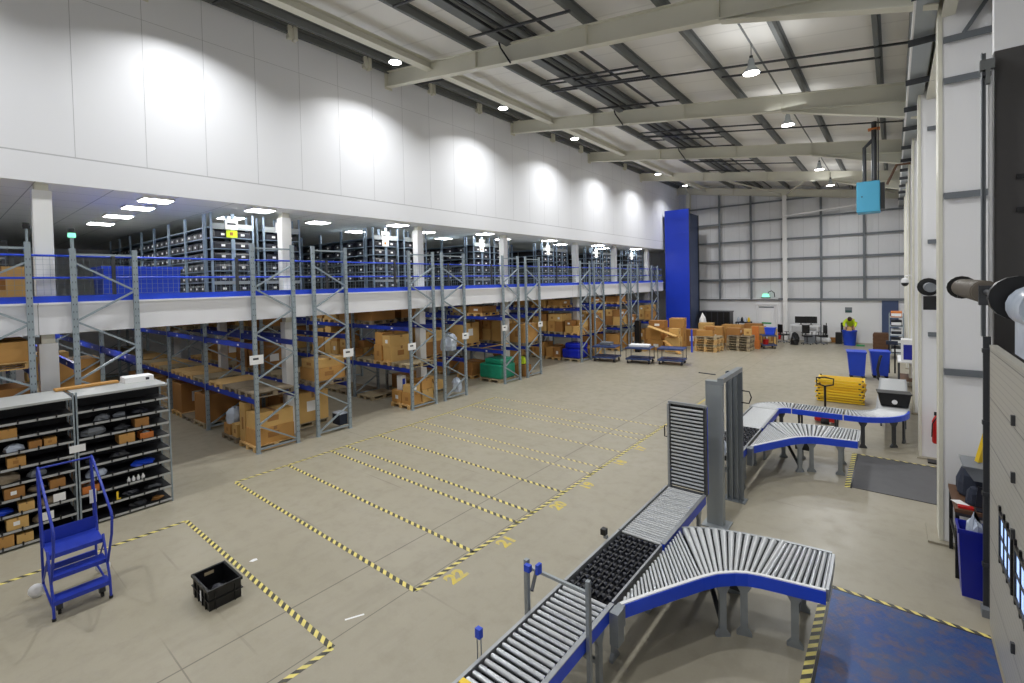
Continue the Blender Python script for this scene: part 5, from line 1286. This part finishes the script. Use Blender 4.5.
MB().box(-.25, .25, -.08, .1, .08, .3).build('pump_unit', 'red', t); w = MB().lathe([(.03, -.1), (.09, -.1), (.09, .1), (.03, .1)], 14).build('wheel', 'rubber', t, (0, -.05, .09)); w.rotation_euler = (0, PI / 2, 0)

# packing desk with white machines against the piers
t = thing('packing_table', 'white packing table on a yellow leg against the far piers', 'table', (.62, 23.6, 0))
MB().box(-.5, .35, -.9, .9, 1.0, 1.05).build('top', 'white', t)
for k, (x, y) in enumerate(((-.46, -.85), (.3, -.85), (-.46, .85), (.3, .85))): MB().box(x - .03, x + .03, y - .03, y + .03, 0, 1.0).build('leg', 'yellow' if k == 1 else 'steel_dark', t)
MB().box(-.45, .3, -.8, .8, .3, .33).build('shelf', 'brown_wood', t)
t = thing('label_printer', 'white machine with a dark blue front on the packing table', 'printer', (.42, 23.1, 1.051)); MB().box(-.2, .2, -.3, .3, 0, .8).build('case', 'white', t); MB().box(-.13, .13, -.306, -.3, .06, .62).build('front_panel', 'bin_blue', t)
t = thing('tape_dispenser', 'dark tape dispenser beside the white machine on the packing table', 'dispenser', (.78, 23.0, 1.051)); MB().lathe([(.12, -.04), (.14, 0), (.12, .04)], 14).build('reel', 'black_plastic', t, (0, 0, .32)).rotation_euler = (PI / 2, 0, 0); MB().box(-.08, .1, -.1, .1, 0, .2).build('base', 'dark_plastic', t)
t = thing('stool', 'tall dark two-legged stand behind the long conveyor run', 'stand', (-.05, 26.3, 0))
for x in (-.1, .1): MB().box(x - .03, x + .03, -.03, .03, 0, 1.25).build('leg', 'black_plastic', t)
MB().box(-.2, .2, -.15, .15, 1.25, 1.4).build('top', 'cloth_dark', t)

# warm-air heater hung by the right-hand wall
t = thing('unit_heater', 'cyan box heater hung near the roof beside the right-hand wall', 'heater', (-.62, 20.0, 6.38))
MB().box(-.33, .30, -.35, .35, 0, 1.02).build('casing', 'heater_cyan', t, bevel=.03)
MB().box(.30, .42, -.3, .3, .08, .94).build('fan_guard', 'black_plastic', t)
MB().box(-.335, -.30, -.28, .28, .1, .14).build('louvre_lip', 'heater_cyan', t); MB().box(-.2, -.16, -.356, -.35, .5, .54).build('badge', 'dark_plastic', t)
MB().tube([(-.12, 0, 1.0), (-.12, 0, 2.2), (.0, 0, 2.32), (.12, 0, 2.45)], .055, 10).build('flue_pipe', 'steel_dark', t)
MB().tube([(.14, 0, 1.0), (.14, 0, 3.02)], .075, 10).build('flue_pipe', 'steel_dark', t); MB().box(-.02, .3, -.12, .12, 2.75, 2.8).build('flue_collar', 'orange', t)
for y in (-.28, .28): MB().tube([(.25, y, 1.0), (.25, y, 3.15)], .012, 6).build('drop_rod', 'steel_dark', t)
tag(MB().tube([(-.15, 20.2, 7.3), (.1, 20.2, 7.9), (.45, 20.2, 7.9)], .04, 8).build('ceiling_pipe', 'brown_wood'), 'brown bent gas pipe between the heater and the right-hand wall', 'pipe')
tag(MB().tube([(-5.7, YB - 1.2, 8.35), (-.4, YB - 1.3, 8.72)], .05, 8).build('ceiling_pipe', 'white'), 'long white pipe slung across in front of the gable wall rails', 'pipe')
# cctv
t = thing('cctv_dome', 'white and black dome camera on a bracket beside the far piers', 'camera', (.28, 18.8, 4.02))
t.scale = (.72, .72, .72)
MB().lathe([(.03, .22), (.10, .20), (.13, .12), (.13, .02)], 16).build('housing', 'white', t); MB().lathe([(.13, .02), (.115, -.05), (.07, -.11), (.02, -.13)], 16).build('dome', 'black_plastic', t); MB().tube([(0, 0, .2), (0, 0, .3), (.2, 0, .34)], .025, 8).build('wall_mount', 'white', t)

# ------------------------------------------------------------------ services under the roof
for k, (dx, dz, r, mat) in enumerate(((0, 0, .035, 'steel_dark'), (.13, .02, .05, 'purlin_grey'), (.28, .0, .04, 'steel_dark'), (.40, .03, .03, 'purlin_grey'), (.55, .0, .055, 'purlin_grey'), (.72, .02, .04, 'steel_dark'), (1.25, .02, .04, 'steel_dark'))):
    x = -7.75 + dx; z = zraf(x) + .06 + dz
    tag(MB().tube([(x, YF + .1, z), (x, 36.7, z)], r, 8).build('service_pipe', mat), f'dark service pipe along the roof, {nth(k)} of the bundle counted from the white wall', 'pipe', 'service pipes under the roof')
tag(MB().box(-7.95, -7.90, YF + .1, 36.7, zraf(-7.9) - .02, zraf(-7.9) + .08).box(-7.95, -7.7, YF + .1, 36.7, zraf(-7.8) - .03, zraf(-7.8) - .015).build('cable_tray', 'purlin_grey'), 'grey cable tray carrying the pipe bundle under the roof', 'cable tray')
for i, y in enumerate((5.6, 8.9, 12.4, 13.2, 15.6, 19.4, 20.2, 22.5, 26.1, 28.8)):
    tag(MB().bar((-8.4, y, zraf(-8.4) - .09), (-5.4, y, zraf(-5.4) - .09), .05, .05).build('hanger_bar', 'steel_dark'), f'dark hanger bar below the pipe bundle, {nth(i)} from the camera', 'bar', 'hanger bars under the roof')
for i, y in enumerate((9.95, 16.55, 23.3)):
    tag(MB().tube([(-8.06, y - .28, zraf(-8) + .02), (-8.03, y - .25, zraf(-8) - .12), (-7.75, y - .2, zraf(-7.75) - .54)], .025, 6).build('cable_drop', 'black_plastic'), f'black cable drop looping over the {nth(i)} visible rafter', 'cable')
for k, (x, mat) in enumerate(((-11.75, 'steel_dark'), (-2.6, 'purlin_grey'))):
    tag(MB().tube([(x, YF + .1, zraf(x) + .03), (x, 36.7, zraf(x) + .03)], .022, 6).build('lighting_conduit', mat), f'thin lighting conduit along the roof above the {("white wall", "dock side")[k]} lamps', 'conduit')
# ------------------------------------------------------------------ lamps
EXPO = 0.25
def area(name, loc, size, power, color=(.985, 1, 1), rot=(0, 0, 0), spread=PI, shape='DISK', sy=None):
    L = bpy.data.lights.new(name, 'AREA'); L.shape = shape; L.size = size
    if sy: L.size_y = sy
    L.energy = power; L.color = color; L.spread = spread
    o = bpy.data.objects.new(name, L); COL.objects.link(o); o.location = loc; o.rotation_euler = rot; return o
hb = None
def high_bay(loc, label, group=None, rod=.5):
    t = thing('high_bay_lamp', label, 'ceiling lamp', loc, 0, group); t.scale = (.72, .72, 1)
    MB().lathe([(.06, .34), (.09, .30), (.11, .16), (.15, .12), (.26, .02), (.27, 0), (.25, .0)], 16).build('reflector', 'tray_grey', t)
    MB().lathe([(.24, .012), (.24, -.004)], 16).build('diffuser', 'lamp_white', t)
    MB().tube([(0, 0, .32), (0, 0, .34 + rod)], .012, 6).build('ceiling_rod', 'steel_dark', t)
    MB().lathe([(.055, .30), (.055, .40)], 10).build('driver_housing', 'black_plastic', t)
    return t
HB_W = 120
WALL_Y = [-6.0, -1.05, 3.9, 8.84, 13.77, 18.9, 23.9, 28.75, 33.65]
for i, y in enumerate(WALL_Y):
    z = 10.85
    if y > 5:
        k = WALL_Y.index(y) - 3
        high_bay((-11.35, y, z), f'round high bay lamp beside the white wall, {nth(k)} in that row', 'high bay lamps along the white wall', .2)
    area('wall_row_lamp', (-11.35, y, z - .03), .34, HB_W * .95, spread=2.35)
MID_Y = [-4, 2.0, 7.0, 12.2, 17.1, 25.2, 30.0]
for i, y in enumerate(MID_Y):
    z = 9.05
    if y > 9:
        k = MID_Y.index(y) - 3
        high_bay((-2.55, y, z), f'round high bay lamp on the dock side of the roof, {nth(k)} in that row', 'high bay lamps towards the dock side', .35)
    area('dock_row_lamp', (-2.55, y, z - .03), .34, HB_W * (1.9 if y > 24 else 1.0)); area('roof_bounce_fill', (-2.55, y, z + .35), 1.8, HB_W * .06, rot=(PI, 0, 0))  # the upward light is added fill standing in for bounce onto the roof
# mezzanine light panels
PANELS = [(3.5, (-13.7, -15.2, -17.2, -19.4)), (5.85, (-13.6, -15.6)), (8.25, (-14.9,)), (10.65, (-13.8, -16.4)), (12.9, (-14.9,)), (15.3, (-13.8, -16.4)), (17.8, (-14.9,)), (20.4, (-13.9,)), (23.0, (-14.9,)), (25.6, (-13.9,)), (28.2, (-14.9,)), (31.0, (-13.9,)), (-3.0, (-14.5,))]
for k, (y, xs) in enumerate(PANELS):
    for j, x in enumerate(xs):
        t = thing('ceiling_light_panel', f'square light panel in the mezzanine ceiling, {nth(k)} cross row, {nth(j)} in from the hall', 'ceiling light', (x, y, 6.45), 0, 'light panels of the mezzanine ceiling')
        MB().box(-.31, .31, -.31, .31, 0, .05).build('frame', 'white', t)
        MB().box(-.28, .28, -.28, .28, -.012, .0).build('diffuser', 'panel_white', t)
# added fill lights without fixtures under the mezzanine deck, unseen behind the fascia
for y in (-3, 2.2, 4.2, 9.2, 14.2, 19.9, 25.4, 30.2):
    for x in (-14.6, -18.5, -22.8):
        area('undercroft_fill', (x, y, 3.4), (.5), 13, shape='SQUARE')
W = bpy.data.worlds.new('world'); SC.world = W; W.use_nodes = True
W.node_tree.nodes['Background'].inputs[0].default_value = (.9, .95, 1, 1); W.node_tree.nodes['Background'].inputs[1].default_value = .3
# ------------------------------------------------------------------ camera
cam = bpy.data.cameras.new('camera'); co = bpy.data.objects.new('camera', cam); COL.objects.link(co)
yaw, pitch, roll = .679407, .0227667, -.0227971
d = Vector((-math.sin(yaw) * math.cos(pitch), math.cos(yaw) * math.cos(pitch), -math.sin(pitch)))
r0 = Vector((math.cos(yaw), math.sin(yaw), 0)); u0 = r0.cross(d)
r1 = r0 * math.cos(roll) + u0 * math.sin(roll); u1 = -r0 * math.sin(roll) + u0 * math.cos(roll)
M = Matrix((r1, u1, -d)).transposed().to_4x4(); M.translation = (0, 0, 4.3)
co.matrix_world = M
cam.sensor_width = 36; cam.lens = 472.13 / 1024 * 36; cam.shift_y = -(341.5 - 293.79) / 1024; cam.clip_end = 200; cam.clip_start = .05
SC.camera = co
vs = SC.view_settings
vs.view_transform = 'Standard'; vs.look = 'None'; vs.gamma = 1; vs.exposure = EXPO; vs.use_curve_mapping = False
SC.cycles.use_denoising = True
SC.cycles.max_bounces = 8; SC.cycles.diffuse_bounces = 5; SC.cycles.glossy_bounces = 3; SC.cycles.transparent_max_bounces = 8
SC.cycles.sample_clamp_indirect = 6
